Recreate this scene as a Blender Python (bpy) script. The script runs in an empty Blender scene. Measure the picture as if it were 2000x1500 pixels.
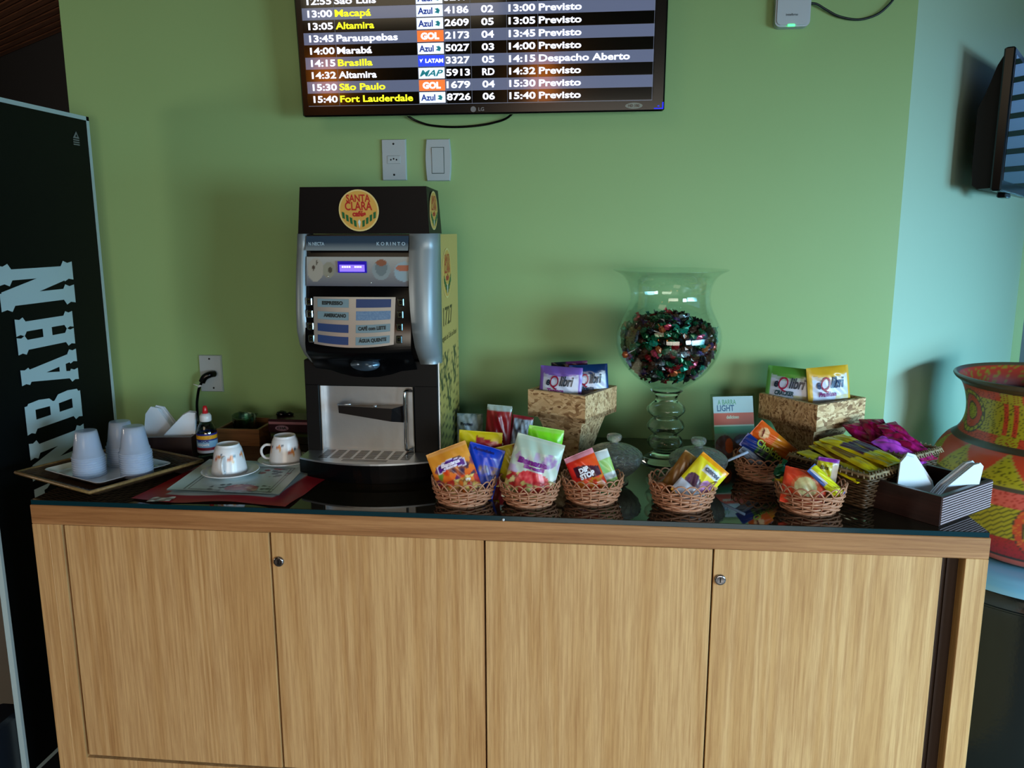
import bpy, math, random
from math import sin, cos, pi, radians
from mathutils import Vector, Matrix
random.seed(7)
S = bpy.context.scene
COL = S.collection

# ------------------------------------------------------------ camera, world, light, exposure
cam = bpy.data.cameras.new('camera'); camo = bpy.data.objects.new('camera', cam); COL.objects.link(camo)
cam.sensor_width = 36.0; cam.lens = 1583.86 / 2000 * 36.0; cam.clip_start = 0.02; cam.clip_end = 100
camo.location = (0, 0, 1.5)
_p, _y, _r = 0.18486, 0.104708, -0.002016
_f = Vector((-sin(_y) * cos(_p), cos(_y) * cos(_p), -sin(_p))); _rt = Vector((cos(_y), sin(_y), 0)); _up = _rt.cross(_f)
_r2 = cos(_r) * _rt + sin(_r) * _up; _u2 = -sin(_r) * _rt + cos(_r) * _up
camo.rotation_euler = Matrix((_r2, _u2, -_f)).transposed().to_euler()
S.camera = camo
S.view_settings.view_transform = 'Standard'; S.view_settings.look = 'None'
S.view_settings.exposure = 0.0; S.view_settings.gamma = 1.0; S.view_settings.use_curve_mapping = False
S.cycles.use_denoising = True; S.cycles.max_bounces = 12; S.cycles.transparent_max_bounces = 24
S.cycles.caustics_reflective = False; S.cycles.caustics_refractive = False; S.cycles.sample_clamp_indirect = 6

W = bpy.data.worlds.new('world'); S.world = W; W.use_nodes = True
wn = W.node_tree; wb = wn.nodes['Background']
_tc = wn.nodes.new('ShaderNodeTexCoord'); _sx = wn.nodes.new('ShaderNodeSeparateXYZ'); _rp = wn.nodes.new('ShaderNodeValToRGB')
_mp = wn.nodes.new('ShaderNodeMapRange'); _mp.inputs['From Min'].default_value = -1; _mp.inputs['From Max'].default_value = 1
wn.links.new(_tc.outputs['Generated'], _sx.inputs[0]); wn.links.new(_sx.outputs['Z'], _mp.inputs['Value'])
wn.links.new(_mp.outputs[0], _rp.inputs[0]); wn.links.new(_rp.outputs[0], wb.inputs['Color'])
_e = _rp.color_ramp.elements
_e[0].position = 0.40; _e[0].color = (0.015, 0.05, 0.055, 1); _e[1].position = 0.62; _e[1].color = (0.30, 0.45, 0.85, 1)
_e2 = _rp.color_ramp.elements.new(0.5); _e2.color = (0.05, 0.16, 0.22, 1)
wb.inputs['Strength'].default_value = 1.0

def area(name, loc, target, sx, sy, power, color):
    l = bpy.data.lights.new(name, 'AREA'); l.shape = 'RECTANGLE'; l.size = sx; l.size_y = sy; l.energy = power; l.color = color
    o = bpy.data.objects.new(name, l); COL.objects.link(o); o.location = loc
    o.rotation_euler = (Vector(target) - Vector(loc)).to_track_quat('-Z', 'Y').to_euler(); return o
area('side_window_daylight', (3.05, 0.6, 1.15), (1.1, 2.5, 0.0), 1.9, 0.7, 43, (0.40, 0.78, 1.0)).data.spread = radians(88)
area('window_daylight', (2.95, -1.45, 1.25), (0.1, 2.1, 0.25), 0.9, 0.8, 24, (0.66, 0.86, 1.0)).data.spread = radians(88)
area('added_front_fill', (0.6, -3.2, 1.08), (-0.2, 1.8, -0.2), 2.6, 1.0, 23, (1.0, 0.90, 0.76)).data.spread = radians(90)  # added warm fill behind the camera, no door stands there
area('room_downlight', (-1.2, -0.6, 2.7), (-1.1, 1.6, 0.8), 1.2, 1.2, 9, (1.0, 0.82, 0.56))
area('added_hall_uplight', (-4.6, 1.2, 1.3), (-3.9, 4.6, 2.8), 0.6, 0.6, 62, (1.0, 0.86, 0.72))  # added lamp aimed up to brighten the ceiling slats

# ------------------------------------------------------------ helpers
def lin(c):
    return tuple(((x / 12.92) if x <= 0.04045 else ((x + 0.055) / 1.055) ** 2.4) for x in (v / 255 for v in c))
def M(name, rgb=(128, 128, 128), rough=0.5, metal=0.0, emit=0.0, spec=0.5, coat=0.0, trans=0.0, ior=1.45, alpha=1.0, noise=None, bump=None):
    m = bpy.data.materials.new(name); m.use_nodes = True; nt = m.node_tree; b = nt.nodes['Principled BSDF']
    c = (*lin(rgb), 1)
    b.inputs['Base Color'].default_value = c; b.inputs['Roughness'].default_value = rough; b.inputs['Metallic'].default_value = metal
    b.inputs['Specular IOR Level'].default_value = spec; b.inputs['Coat Weight'].default_value = coat; b.inputs['Transmission Weight'].default_value = trans
    b.inputs['IOR'].default_value = ior; b.inputs['Alpha'].default_value = alpha
    if emit: b.inputs['Emission Color'].default_value = c; b.inputs['Emission Strength'].default_value = emit
    if noise:
        tc = nt.nodes.new('ShaderNodeTexCoord'); n = nt.nodes.new('ShaderNodeTexNoise'); n.inputs['Scale'].default_value = noise[0]; n.inputs['Detail'].default_value = 5
        mx = nt.nodes.new('ShaderNodeMix'); mx.data_type = 'RGBA'; mx.inputs[6].default_value = c; mx.inputs[7].default_value = (*lin(noise[1]), 1)
        nt.links.new(tc.outputs['Object'], n.inputs['Vector']); nt.links.new(n.outputs[0], mx.inputs[0]); nt.links.new(mx.outputs[2], b.inputs['Base Color'])
    if bump:
        tc = nt.nodes.new('ShaderNodeTexCoord'); n = nt.nodes.new('ShaderNodeTexNoise'); n.inputs['Scale'].default_value = bump[0]; n.inputs['Detail'].default_value = 3
        bp = nt.nodes.new('ShaderNodeBump'); bp.inputs['Strength'].default_value = bump[1]; bp.inputs['Distance'].default_value = bump[2]
        nt.links.new(tc.outputs['Object'], n.inputs['Vector']); nt.links.new(n.outputs[0], bp.inputs['Height']); nt.links.new(bp.outputs[0], b.inputs['Normal'])
    return m
def M_print(name, rough=0.35, metal=0.0, coat=0.0, emit=0.0):
    m = bpy.data.materials.new(name); m.use_nodes = True; nt = m.node_tree; b = nt.nodes['Principled BSDF']
    a = nt.nodes.new('ShaderNodeVertexColor'); a.layer_name = 'Col'; nt.links.new(a.outputs[0], b.inputs['Base Color'])
    b.inputs['Roughness'].default_value = rough; b.inputs['Metallic'].default_value = metal; b.inputs['Coat Weight'].default_value = coat
    return m
def M_thin(name, tint=(235, 250, 245), refl=0.06, rough=0.02, edge=0.55):
    m = bpy.data.materials.new(name); m.use_nodes = True; nt = m.node_tree; nt.nodes.remove(nt.nodes['Principled BSDF']); out = nt.nodes['Material Output']
    t = nt.nodes.new('ShaderNodeBsdfTransparent'); t.inputs[0].default_value = (*lin(tint), 1)
    g = nt.nodes.new('ShaderNodeBsdfGlossy'); g.inputs['Roughness'].default_value = rough
    lw = nt.nodes.new('ShaderNodeLayerWeight'); lw.inputs['Blend'].default_value = 0.25
    mr = nt.nodes.new('ShaderNodeMapRange'); mr.inputs['To Min'].default_value = refl; mr.inputs['To Max'].default_value = edge
    mx = nt.nodes.new('ShaderNodeMixShader')
    nt.links.new(lw.outputs['Facing'], mr.inputs['Value']); nt.links.new(mr.outputs[0], mx.inputs[0]); nt.links.new(t.outputs[0], mx.inputs[1]); nt.links.new(g.outputs[0], mx.inputs[2]); nt.links.new(mx.outputs[0], out.inputs[0])
    return m
def M_wood(name, c1, c2, c3, axis='Z', scale=9.0, rough=0.45, coat=0.1):
    m = bpy.data.materials.new(name); m.use_nodes = True; nt = m.node_tree; b = nt.nodes['Principled BSDF']; L = nt.links.new
    tc = nt.nodes.new('ShaderNodeTexCoord'); oi = nt.nodes.new('ShaderNodeObjectInfo'); mp = nt.nodes.new('ShaderNodeMapping')
    sc = {'Z': (1, 1, 0.03), 'X': (0.03, 1, 1), 'Y': (1, 0.03, 1)}[axis]
    mp.inputs['Scale'].default_value = sc; L(tc.outputs['Object'], mp.inputs['Vector'])
    ad = nt.nodes.new('ShaderNodeVectorMath'); ad.operation = 'ADD'; cb = nt.nodes.new('ShaderNodeCombineXYZ'); ml = nt.nodes.new('ShaderNodeMath'); ml.operation = 'MULTIPLY'; ml.inputs[1].default_value = 17.0
    L(oi.outputs['Random'], ml.inputs[0]); L(ml.outputs[0], cb.inputs[0]); L(ml.outputs[0], cb.inputs[2]); L(mp.outputs[0], ad.inputs[0]); L(cb.outputs[0], ad.inputs[1])
    n1 = nt.nodes.new('ShaderNodeTexNoise'); n1.inputs['Scale'].default_value = scale * 0.7; n1.inputs['Detail'].default_value = 2; n1.inputs['Distortion'].default_value = 1.0
    L(ad.outputs[0], n1.inputs['Vector'])
    # contour lines of a smooth field = cathedral grain
    mm = nt.nodes.new('ShaderNodeMath'); mm.operation = 'MULTIPLY'; mm.inputs[1].default_value = 16.0; L(n1.outputs[0], mm.inputs[0])
    fr = nt.nodes.new('ShaderNodeMath'); fr.operation = 'PINGPONG'; fr.inputs[1].default_value = 1.0; L(mm.outputs[0], fr.inputs[0])
    n2 = nt.nodes.new('ShaderNodeTexNoise'); n2.inputs['Scale'].default_value = scale * 22; n2.inputs['Detail'].default_value = 6; n2.inputs['Roughness'].default_value = 0.7; L(ad.outputs[0], n2.inputs['Vector'])
    r1 = nt.nodes.new('ShaderNodeValToRGB'); r1.color_ramp.elements[0].color = (*lin(c1), 1); r1.color_ramp.elements[1].color = (*lin(c2), 1); r1.color_ramp.elements[0].position = 0.15; r1.color_ramp.elements[1].position = 0.85
    L(fr.outputs[0], r1.inputs[0])
    r2 = nt.nodes.new('ShaderNodeValToRGB'); r2.color_ramp.elements[0].position = 0.36; r2.color_ramp.elements[0].color = (*lin(c3), 1); r2.color_ramp.elements[1].position = 0.60; r2.color_ramp.elements[1].color = (1, 1, 1, 1)
    L(n2.outputs[0], r2.inputs[0])
    mx = nt.nodes.new('ShaderNodeMix'); mx.data_type = 'RGBA'; mx.blend_type = 'MULTIPLY'; mx.inputs[0].default_value = 0.5; L(r1.outputs[0], mx.inputs[6]); L(r2.outputs[0], mx.inputs[7]); L(mx.outputs[2], b.inputs['Base Color'])
    b.inputs['Roughness'].default_value = rough; b.inputs['Coat Weight'].default_value = coat; b.inputs['Coat Roughness'].default_value = 0.25
    bp = nt.nodes.new('ShaderNodeBump'); bp.inputs['Strength'].default_value = 0.15; bp.inputs['Distance'].default_value = 0.0006; L(n2.outputs[0], bp.inputs['Height']); L(bp.outputs[0], b.inputs['Normal'])
    return m
def M_osb(name):
    m = bpy.data.materials.new(name); m.use_nodes = True; nt = m.node_tree; b = nt.nodes['Principled BSDF']; L = nt.links.new
    tc = nt.nodes.new('ShaderNodeTexCoord'); last = None
    for i, (rot, s) in enumerate((((0.3, 0.5, 0.2), 1), ((1.2, 0.2, 1.1), 1.2), ((0.4, 1.4, 2.0), 0.9))):
        mp = nt.nodes.new('ShaderNodeMapping'); mp.inputs['Rotation'].default_value = rot; mp.inputs['Scale'].default_value = (60 * s, 220 * s, 150 * s)
        n = nt.nodes.new('ShaderNodeTexNoise'); n.inputs['Scale'].default_value = 0.7; n.inputs['Detail'].default_value = 0; nt.links.new(tc.outputs['Object'], n.inputs['Vector'])
        n.inputs['Scale'].default_value = 30
        ad = nt.nodes.new('ShaderNodeVectorMath'); ad.operation = 'MULTIPLY_ADD'; ad.inputs[1].default_value = (0.02,) * 3; L(n.outputs[1], ad.inputs[0]); L(tc.outputs['Object'], ad.inputs[2]); L(ad.outputs[0], mp.inputs['Vector'])
        v = nt.nodes.new('ShaderNodeTexVoronoi'); v.inputs['Scale'].default_value = 1.0; L(mp.outputs[0], v.inputs['Vector'])
        r = nt.nodes.new('ShaderNodeValToRGB'); e = r.color_ramp.elements; e[0].color = (*lin((128, 88, 54)), 1); e[1].color = (*lin((232, 202, 158)), 1); k = e.new(0.45); k.color = (*lin((206, 168, 122)), 1)
        s3 = nt.nodes.new('ShaderNodeSeparateColor'); L(v.outputs['Color'], s3.inputs[0]); L(s3.outputs[0], r.inputs[0])
        if last is None: last = r.outputs[0]
        else:
            mx = nt.nodes.new('ShaderNodeMix'); mx.data_type = 'RGBA'; st = nt.nodes.new('ShaderNodeMath'); st.operation = 'GREATER_THAN'; st.inputs[1].default_value = 0.5; L(s3.outputs[1], st.inputs[0])
            L(st.outputs[0], mx.inputs[0]); L(last, mx.inputs[6]); L(r.outputs[0], mx.inputs[7]); last = mx.outputs[2]
    L(last, b.inputs['Base Color']); b.inputs['Roughness'].default_value = 0.6
    return m

class MB:
    def __init__(s): s.v = []; s.f = []; s.m = []; s.c = None; s.sm = []
    def add(s, vs, fs, mi=0, smooth=False, cols=None):
        k = len(s.v); s.v += [tuple(p) for p in vs]; s.f += [tuple(i + k for i in f) for f in fs]; s.m += [mi] * len(fs); s.sm += [smooth] * len(fs)
        if cols is not None:
            if s.c is None: s.c = [(1, 1, 1)] * k
            s.c += cols
        elif s.c is not None: s.c += [(1, 1, 1)] * len(vs)
        return s
    def box(s, a, b, mi=0, T=None, bev=0):
        (x0, y0, z0), (x1, y1, z1) = a, b
        if bev:
            e = bev; P = []
            for z, i in ((z0, e), (z0 + e, 0), (z1 - e, 0), (z1, e)):
                P += [(x0 + e + i, y0 + i, z), (x1 - e - i, y0 + i, z), (x1 - i, y0 + e + i, z), (x1 - i, y1 - e - i, z), (x1 - e - i, y1 - i, z), (x0 + e + i, y1 - i, z), (x0 + i, y1 - e - i, z), (x0 + i, y0 + e + i, z)]
            F = [tuple(range(7, -1, -1)), tuple(range(24, 32))]
            for l in range(3):
                for i in range(8): F.append((l * 8 + i, l * 8 + (i + 1) % 8, l * 8 + 8 + (i + 1) % 8, l * 8 + 8 + i))
        else:
            P = [(x0, y0, z0), (x1, y0, z0), (x1, y1, z0), (x0, y1, z0), (x0, y0, z1), (x1, y0, z1), (x1, y1, z1), (x0, y1, z1)]
            F = [(3, 2, 1, 0), (4, 5, 6, 7), (0, 1, 5, 4), (1, 2, 6, 5), (2, 3, 7, 6), (3, 0, 4, 7)]
        if T is not None: P = [T @ Vector(p) for p in P]
        return s.add(P, F, mi)
    def lathe(s, prof, n=32, mi=0, c=(0, 0), T=None, close=True, smooth=True):
        P = []; F = []
        for r, z in prof:
            for i in range(n):
                a = 2 * pi * i / n; P.append(Vector((c[0] + r * cos(a), c[1] + r * sin(a), z)))
        for j in range(len(prof) - 1):
            for i in range(n): F.append((j * n + i, j * n + (i + 1) % n, (j + 1) * n + (i + 1) % n, (j + 1) * n + i))
        if close:
            if prof[0][0] > 1e-5: F.append(tuple(range(n - 1, -1, -1)))
            if prof[-1][0] > 1e-5: F.append(tuple((len(prof) - 1) * n + i for i in range(n)))
        if T is not None: P = [T @ p for p in P]
        return s.add(P, F, mi, smooth)
    def tube(s, pts, r, n=6, mi=0, closed=False, smooth=True, rs=None):
        pts = [Vector(p) for p in pts]; N = len(pts); P = []; F = []; prev = None
        for i, p in enumerate(pts):
            if closed: d = pts[(i + 1) % N] - pts[i - 1]
            else: d = pts[min(i + 1, N - 1)] - pts[max(i - 1, 0)]
            d.normalize()
            if prev is None:
                up = Vector((0, 0, 1)) if abs(d.z) < 0.9 else Vector((1, 0, 0)); a = d.cross(up).normalized()
            else: a = (prev - d * prev.dot(d)).normalized()
            prev = a; b = d.cross(a); rr = rs[i] if rs else r
            for k in range(n): t = 2 * pi * k / n; P.append(p + a * (rr * cos(t)) + b * (rr * sin(t)))
        for i in range(N if closed else N - 1):
            for k in range(n): F.append((i * n + k, i * n + (k + 1) % n, ((i + 1) % N) * n + (k + 1) % n, ((i + 1) % N) * n + k))
        if not closed: F.append(tuple(range(n - 1, -1, -1))); F.append(tuple((N - 1) * n + k for k in range(n)))
        return s.add(P, F, mi, smooth)
    def prism(s, poly, h, mi=0, T=None):
        n = len(poly); P = [(x, y, 0) for x, y in poly] + [(x, y, h) for x, y in poly]
        F = [tuple(range(n - 1, -1, -1)), tuple(range(n, 2 * n))] + [(i, (i + 1) % n, n + (i + 1) % n, n + i) for i in range(n)]
        if T is not None: P = [T @ Vector(p) for p in P]
        return s.add(P, F, mi)
    def grid(s, fn, nu, nv, mi=0, smooth=True, col=None, flip=False):
        P = []; C = [] if col else None
        for j in range(nv + 1):
            for i in range(nu + 1):
                P.append(fn(i / nu, j / nv))
                if col: C.append(col(i / nu, j / nv))
        F = []
        for j in range(nv):
            for i in range(nu):
                q = (j * (nu + 1) + i, j * (nu + 1) + i + 1, (j + 1) * (nu + 1) + i + 1, (j + 1) * (nu + 1) + i); F.append(q[::-1] if flip else q)
        return s.add(P, F, mi, smooth, C)
    def build(s, name, mats, parent=None, world=True, root=None):
        me = bpy.data.meshes.new(name); V = s.v
        if parent is not None and world:
            r = parent
            while r.parent: r = r.parent
            l = r.location; V = [(x - l.x, y - l.y, z - l.z) for x, y, z in s.v]
        me.from_pydata(V, [], s.f)
        for m in (mats if isinstance(mats, (list, tuple)) else [mats]): me.materials.append(m)
        me.polygons.foreach_set('material_index', s.m); me.polygons.foreach_set('use_smooth', s.sm)
        if s.c is not None:
            at = me.color_attributes.new('Col', 'FLOAT_COLOR', 'POINT'); fl = []
            for c in s.c: fl += [c[0], c[1], c[2], 1.0]
            at.data.foreach_set('color', fl)
        me.update()
        o = bpy.data.objects.new(name, me); COL.objects.link(o)
        if parent is not None: o.parent = parent
        return o
def tag(o, label=None, cat=None, group=None, kind=None):
    if label: o['label'] = label
    if cat: o['category'] = cat
    if group: o['group'] = group
    if kind: o['kind'] = kind
    return o
def thing(name, loc, label, cat, group=None, rot=(0, 0, 0)):
    o = bpy.data.objects.new(name, None); o.empty_display_size = 0.05; COL.objects.link(o); o.location = loc; o.rotation_euler = rot
    return tag(o, label, cat, group)
def copy_tree(o, parent=None):
    c = o.copy(); COL.objects.link(c); c.parent = parent
    for ch in list(o.children): copy_tree(ch, c)
    return c
def struct(mb, name, mats): return tag(mb.build(name, mats), kind='structure')
def text_geo(txt, size, width=None, bold=0.0, shear=0.0, align='LEFT', ext=0.0, spacing=1.0):
    cu = bpy.data.curves.new('t', 'FONT'); cu.body = txt; cu.size = size; cu.offset = bold; cu.shear = shear; cu.align_x = 'LEFT'; cu.resolution_u = 3; cu.extrude = ext; cu.space_character = spacing
    o = bpy.data.objects.new('t', cu); COL.objects.link(o)
    dg = bpy.context.evaluated_depsgraph_get(); me = bpy.data.meshes.new_from_object(o.evaluated_get(dg))
    P = [Vector(v.co) for v in me.vertices]; F = [tuple(p.vertices) for p in me.polygons]
    bpy.data.objects.remove(o); bpy.data.curves.remove(cu); bpy.data.meshes.remove(me)
    if not P: return [], []
    x0 = min(p.x for p in P); x1 = max(p.x for p in P); k = (width / (x1 - x0)) if width else 1.0; w = (x1 - x0) * k
    dx = {'LEFT': 0, 'CENTER': -w / 2, 'RIGHT': -w}[align]
    return [Vector(((p.x - x0) * k + dx, p.y, p.z)) for p in P], F
def add_text(mb, txt, size, T, width=None, mi=0, fn=None, **kw):
    P, F = text_geo(txt, size, width, **kw)
    mb.add([(fn(p) if fn else T @ p) for p in P], F, mi)
def XZ(x, y, z, rotz=0.0, tilt=0.0, roll=0.0):
    # text plane: local x -> right, local y -> up, facing -y
    return Matrix.Translation((x, y, z)) @ Matrix.Rotation(rotz, 4, 'Z') @ Matrix.Rotation(tilt, 4, 'X') @ Matrix.Rotation(roll, 4, 'Y') @ Matrix.Rotation(pi / 2, 4, 'X')
def disc(r, n=32): return [(r * cos(2 * pi * i / n), r * sin(2 * pi * i / n)) for i in range(n)]

# ------------------------------------------------------------ materials
WALL = M('green_wall_paint', (142, 178, 122), 0.42, spec=0.35, noise=(3.0, (136, 172, 116)), bump=(60, 0.08, 0.002)); WALL2 = M('green_wall_paint_lit', (176, 208, 190), 0.4, spec=0.35, bump=(60, 0.08, 0.002))  # second one: paler, bluer wall green with the window light in its colour
DARK = M('dark_hall_shade_and_print', (14, 14, 16), 0.8); FLOORM = M('floor_tile', (150, 146, 138), 0.3, noise=(4, (136, 132, 124)))  # near-black holds the unlit hall's shade as wall colour; also emblem print
CEILM = M('ceiling_white', (190, 188, 180), 0.8); SLAT = M_wood('slat_wood', (92, 60, 40), (70, 44, 28), (120, 90, 70), 'X', 14)
WD = M_wood('oak_veneer', (208, 166, 114), (196, 151, 98), (176, 138, 102), 'Z', 8)
WDX = M_wood('oak_veneer_horizontal', (178, 128, 82), (160, 110, 66), (160, 120, 84), 'X', 9)
WIN = M('cabinet_inside', (46, 26, 12), 0.6); BLACK = M('black_plastic', (5, 6, 8), 0.2, spec=0.35); BLACKM = M('matt_black', (6, 7, 9), 0.5, spec=0.25)
CHROME = M('chrome', (210, 214, 218), 0.12, 1.0); STEEL = M('brushed_steel', (196, 204, 212), 0.32, 0.9, bump=(40, 0.2, 0.002)); SILVER = M('silver_paint', (142, 158, 168), 0.4, 0.35)
WHITEP = M('white_plastic', (200, 204, 208), 0.3); SCREENB = M('tv_glass', (6, 6, 8), 0.12, spec=0.6)
NAP = M('paper_napkin_white', (214, 226, 240), 0.85); DKWOOD = M_wood('dark_stained_wood', (52, 28, 24), (36, 18, 16), (90, 70, 66), 'X', 12, 0.4)
MIDW = M_wood('brown_wood', (150, 102, 58), (118, 78, 42), (120, 90, 60), 'X', 12, 0.5)
OSB = M_osb('chipboard'); WICK = M('willow', (204, 150, 118), 0.45, noise=(40, (140, 88, 62))); WICKD = M('dark_rattan', (92, 68, 44), 0.5, noise=(60, (52, 36, 22)))
PORC = M('porcelain', (226, 230, 236), 0.12, coat=0.5); PRINT = M_print('foil_print', 0.28); PRINTM = M_print('matt_print', 0.5); GLAZE = M_print('painted_glaze', 0.3, coat=0.08)
GLASS = M('solid_glass', (236, 250, 246), 0.0, trans=1.0, ior=1.45); ACRY0 = 0; THIN = M_thin('blown_glass', (251, 254, 253), 0.035, 0.02, 0.35)
CRYST = M('cut_crystal', (240, 248, 252), 0.03, trans=0.93, ior=1.5, bump=(150, 0.9, 0.006)); TOPG = M('dark_table_glass', (34, 30, 22), 0.035, spec=0.75)
GEDGE = M('green_glass_edge', (5, 44, 52), 0.1, spec=0.8); ACRY = M_thin('clear_acrylic', (250, 254, 252), 0.06, 0.03, 0.5)
def EM(name, rgb, s=1.0): return M(name, rgb, 0.4, emit=s, spec=0.2)

# ------------------------------------------------------------ setting
YW = 2.317
mb = MB(); mb.box((-1.536, YW, 0), (0.805, YW + 0.14, 2.85)); struct(mb, 'wall_back', WALL)
d = Vector((0.602, 0.799, 0)); nn = Vector((0.799, -0.602, 0)); A0 = Vector((0.805, YW, 0)); A1 = A0 + d * 1.487
mb = MB(); q = [A0, A1, A1 - nn * 0.12, A0 - nn * 0.12 + d * 0.0]
mb.prism([(p.x, p.y) for p in q], 2.85); struct(mb, 'wall_right', WALL2)
mb = MB(); xw = A1.x; yw = A1.y
mb.box((xw - 0.02, yw + 0.002, 0), (xw + 0.036, yw + 0.14, 2.85)); mb.box((xw + 0.036, yw, 0), (3.3, yw + 0.14, 0.75)); mb.box((xw + 0.036, yw, 2.35), (3.3, yw + 0.14, 2.85)); struct(mb, 'wall_window_side', WALL)
mb = MB(); mb.box((3.2, -3.5, 0), (3.3, yw, 0.5)); mb.box((3.2, -3.5, 2.3), (3.3, yw, 2.85)); mb.box((3.2, 2.0, 0.5), (3.3, yw, 2.3)); mb.box((3.2, -3.5, 0.5), (3.3, -2.8, 2.3)); struct(mb, 'wall_east', WALL)
mb = MB(); mb.box((-6.1, -3.6, 0), (3.3, -3.5, 2.85)); struct(mb, 'wall_front', WALL)
mb = MB(); mb.box((-6.1, -3.5, 0), (-6.0, 8.0, 2.85)); struct(mb, 'wall_left', DARK)
mb = MB(); mb.box((-6.1, 8.0, 0), (-1.0, 8.1, 3.2)); mb.box((-1.2, 2.457, 0), (-1.1, 8.0, 2.85)); struct(mb, 'wall_far', DARK)
mb = MB(); mb.box((-6.1, -3.6, -0.1), (3.3, 8.1, 0)); struct(mb, 'floor', FLOORM)
mb = MB(); mb.box((-6.1, -3.6, 2.85), (3.3, 8.1, 2.95)); ceil = struct(mb, 'ceiling', M('ceiling_brown', (62, 46, 36), 0.7))
# dark soffit beyond the slatted part of the ceiling, then the slats one by one
u = Vector((0.816, -0.578, 0)); v = Vector((0.578, 0.816, 0)); P0 = Vector((-3.51, 5.292, 0))
mb = MB(); c = [P0 - u * 2.2, P0 + u * 2.6, P0 + u * 2.6 + v * 0.08, P0 - u * 2.2 + v * 0.08]
mb.prism([(p.x, p.y) for p in c], 1.2, T=Matrix.Translation((0, 0, 1.62))); struct(mb, 'trim_1', DARK)
mb = MB(); mb.box((-3.2, -0.021, -0.012), (1.9, 0.021, 0.012)); sl = None
ang = math.atan2(u.y, u.x)
for i in range(30):
    p = P0 - v * (0.035 + i * 0.062)
    if sl is None: sl = mb.build('slat', SLAT, ceil, world=False); o = sl
    else: o = sl.copy(); COL.objects.link(o); o.parent = ceil
    o.location = (p.x, p.y, 2.80); o.rotation_euler = (0, 0, ang)
# windows
def window(name, x0, x1, y, z0, z1, pitch):
    mb = MB(); t = 0.035
    mb.box((x0, y + 0.03, z0), (x0 + t, y + 0.09, z1)); mb.box((x1 - t, y + 0.03, z0), (x1, y + 0.09, z1)); mb.box((x0, y + 0.03, z0), (x1, y + 0.09, z0 + t)); mb.box((x0, y + 0.03, z1 - t), (x1, y + 0.09, z1))
    w = struct(mb, name, M('window_frame_paint', (30, 60, 62), 0.4))
    g = MB(); g.box((x0 + t, y + 0.075, z0 + t), (x1 - t, y + 0.079, z1 - t)); g.build('pane', M_thin('window_pane', (225, 240, 245), 0.04), w)
    k = MB(); k.box((x0 + t, -0.004, -0.011), (x1 - t, 0.004, 0.011)); o = None; n = int((z1 - z0 - 2 * t) / pitch); bl = M('blind_slat_paint', (26, 62, 60), 0.5)
    for i in range(n):
        if o is None: o = k.build('slat', bl, w); q = o
        else: q = o.copy(); COL.objects.link(q); q.parent = w
        q.location = (0, y + 0.05, z0 + t + (i + 0.5) * pitch); q.rotation_euler = (0.25, 0, 0)
window('window_1', xw + 0.036, 3.2, yw, 0.75, 2.35, 0.072)
mb = MB(); mb.box((3.22, -2.8, 0.5), (3.28, -2.75, 2.3)); mb.box((3.22, 1.95, 0.5), (3.28, 2.0, 2.3)); mb.box((3.22, -2.8, 0.5), (3.28, 2.0, 0.55)); mb.box((3.22, -2.8, 2.25), (3.28, 2.0, 2.3)); mb.box((3.22, -0.43, 0.5), (3.28, -0.38, 2.3))
w2 = struct(mb, 'window_2', M('window_frame_white', (170, 180, 180), 0.4)); g = MB(); g.box((3.245, -2.75, 0.55), (3.249, 1.95, 2.25)); g.build('pane', M_thin('side_window_pane', (225, 240, 245), 0.04), w2)
# small real lamps behind the viewer, seen as reflections
LW = EM('warm_lamp', (255, 140, 50), 9.0); LC = EM('cool_lamp', (225, 245, 255), 18.0); LBODY = M('lamp_metal', (60, 60, 60), 0.4)
for i, (x, z) in enumerate(((-0.52, 1.86), (-2.5, 1.93))):
    t = thing('wall_lamp', (x, -3.5, z - 0.15), 'amber wall lamp on the wall behind the viewer, ' + ('facing the coffee machine' if i == 0 else 'further to the left'), 'lamp')
    a = MB(); a.box((x - 0.05, -3.5, z - 0.15), (x + 0.05, -3.46, z + 0.15)); a.build('back_plate', LBODY, t)
    a = MB(); a.lathe([(0.06, z - 0.18), (0.11, z - 0.08), (0.11, z + 0.12), (0.07, z + 0.2)], 20, c=(x, -3.34)); a.build('lamp_shade', LW, t)
t0 = None
for i in range(6):
    x = -0.9 + 0.55 * i; y = -0.9 - 0.25 * (i % 2)
    if t0 is None:
        t0 = thing('ceiling_downlight', (x, y, 2.85), 'small round white downlight recessed in the ceiling behind the viewer', 'lamp', 'downlights in the ceiling'); o = t0
        a = MB(); a.lathe([(0.045, -0.012), (0.06, -0.012), (0.06, 0), (0.045, 0)], 20, close=False); a.build('trim_ring', LBODY, t0, world=False)
        a = MB(); a.lathe([(0.044, -0.006), (0.044, -0.002)], 20); a.build('lens', LC, t0, world=False)
    else: o = copy_tree(t0)
    o.location = (x, y, 2.85)

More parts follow.
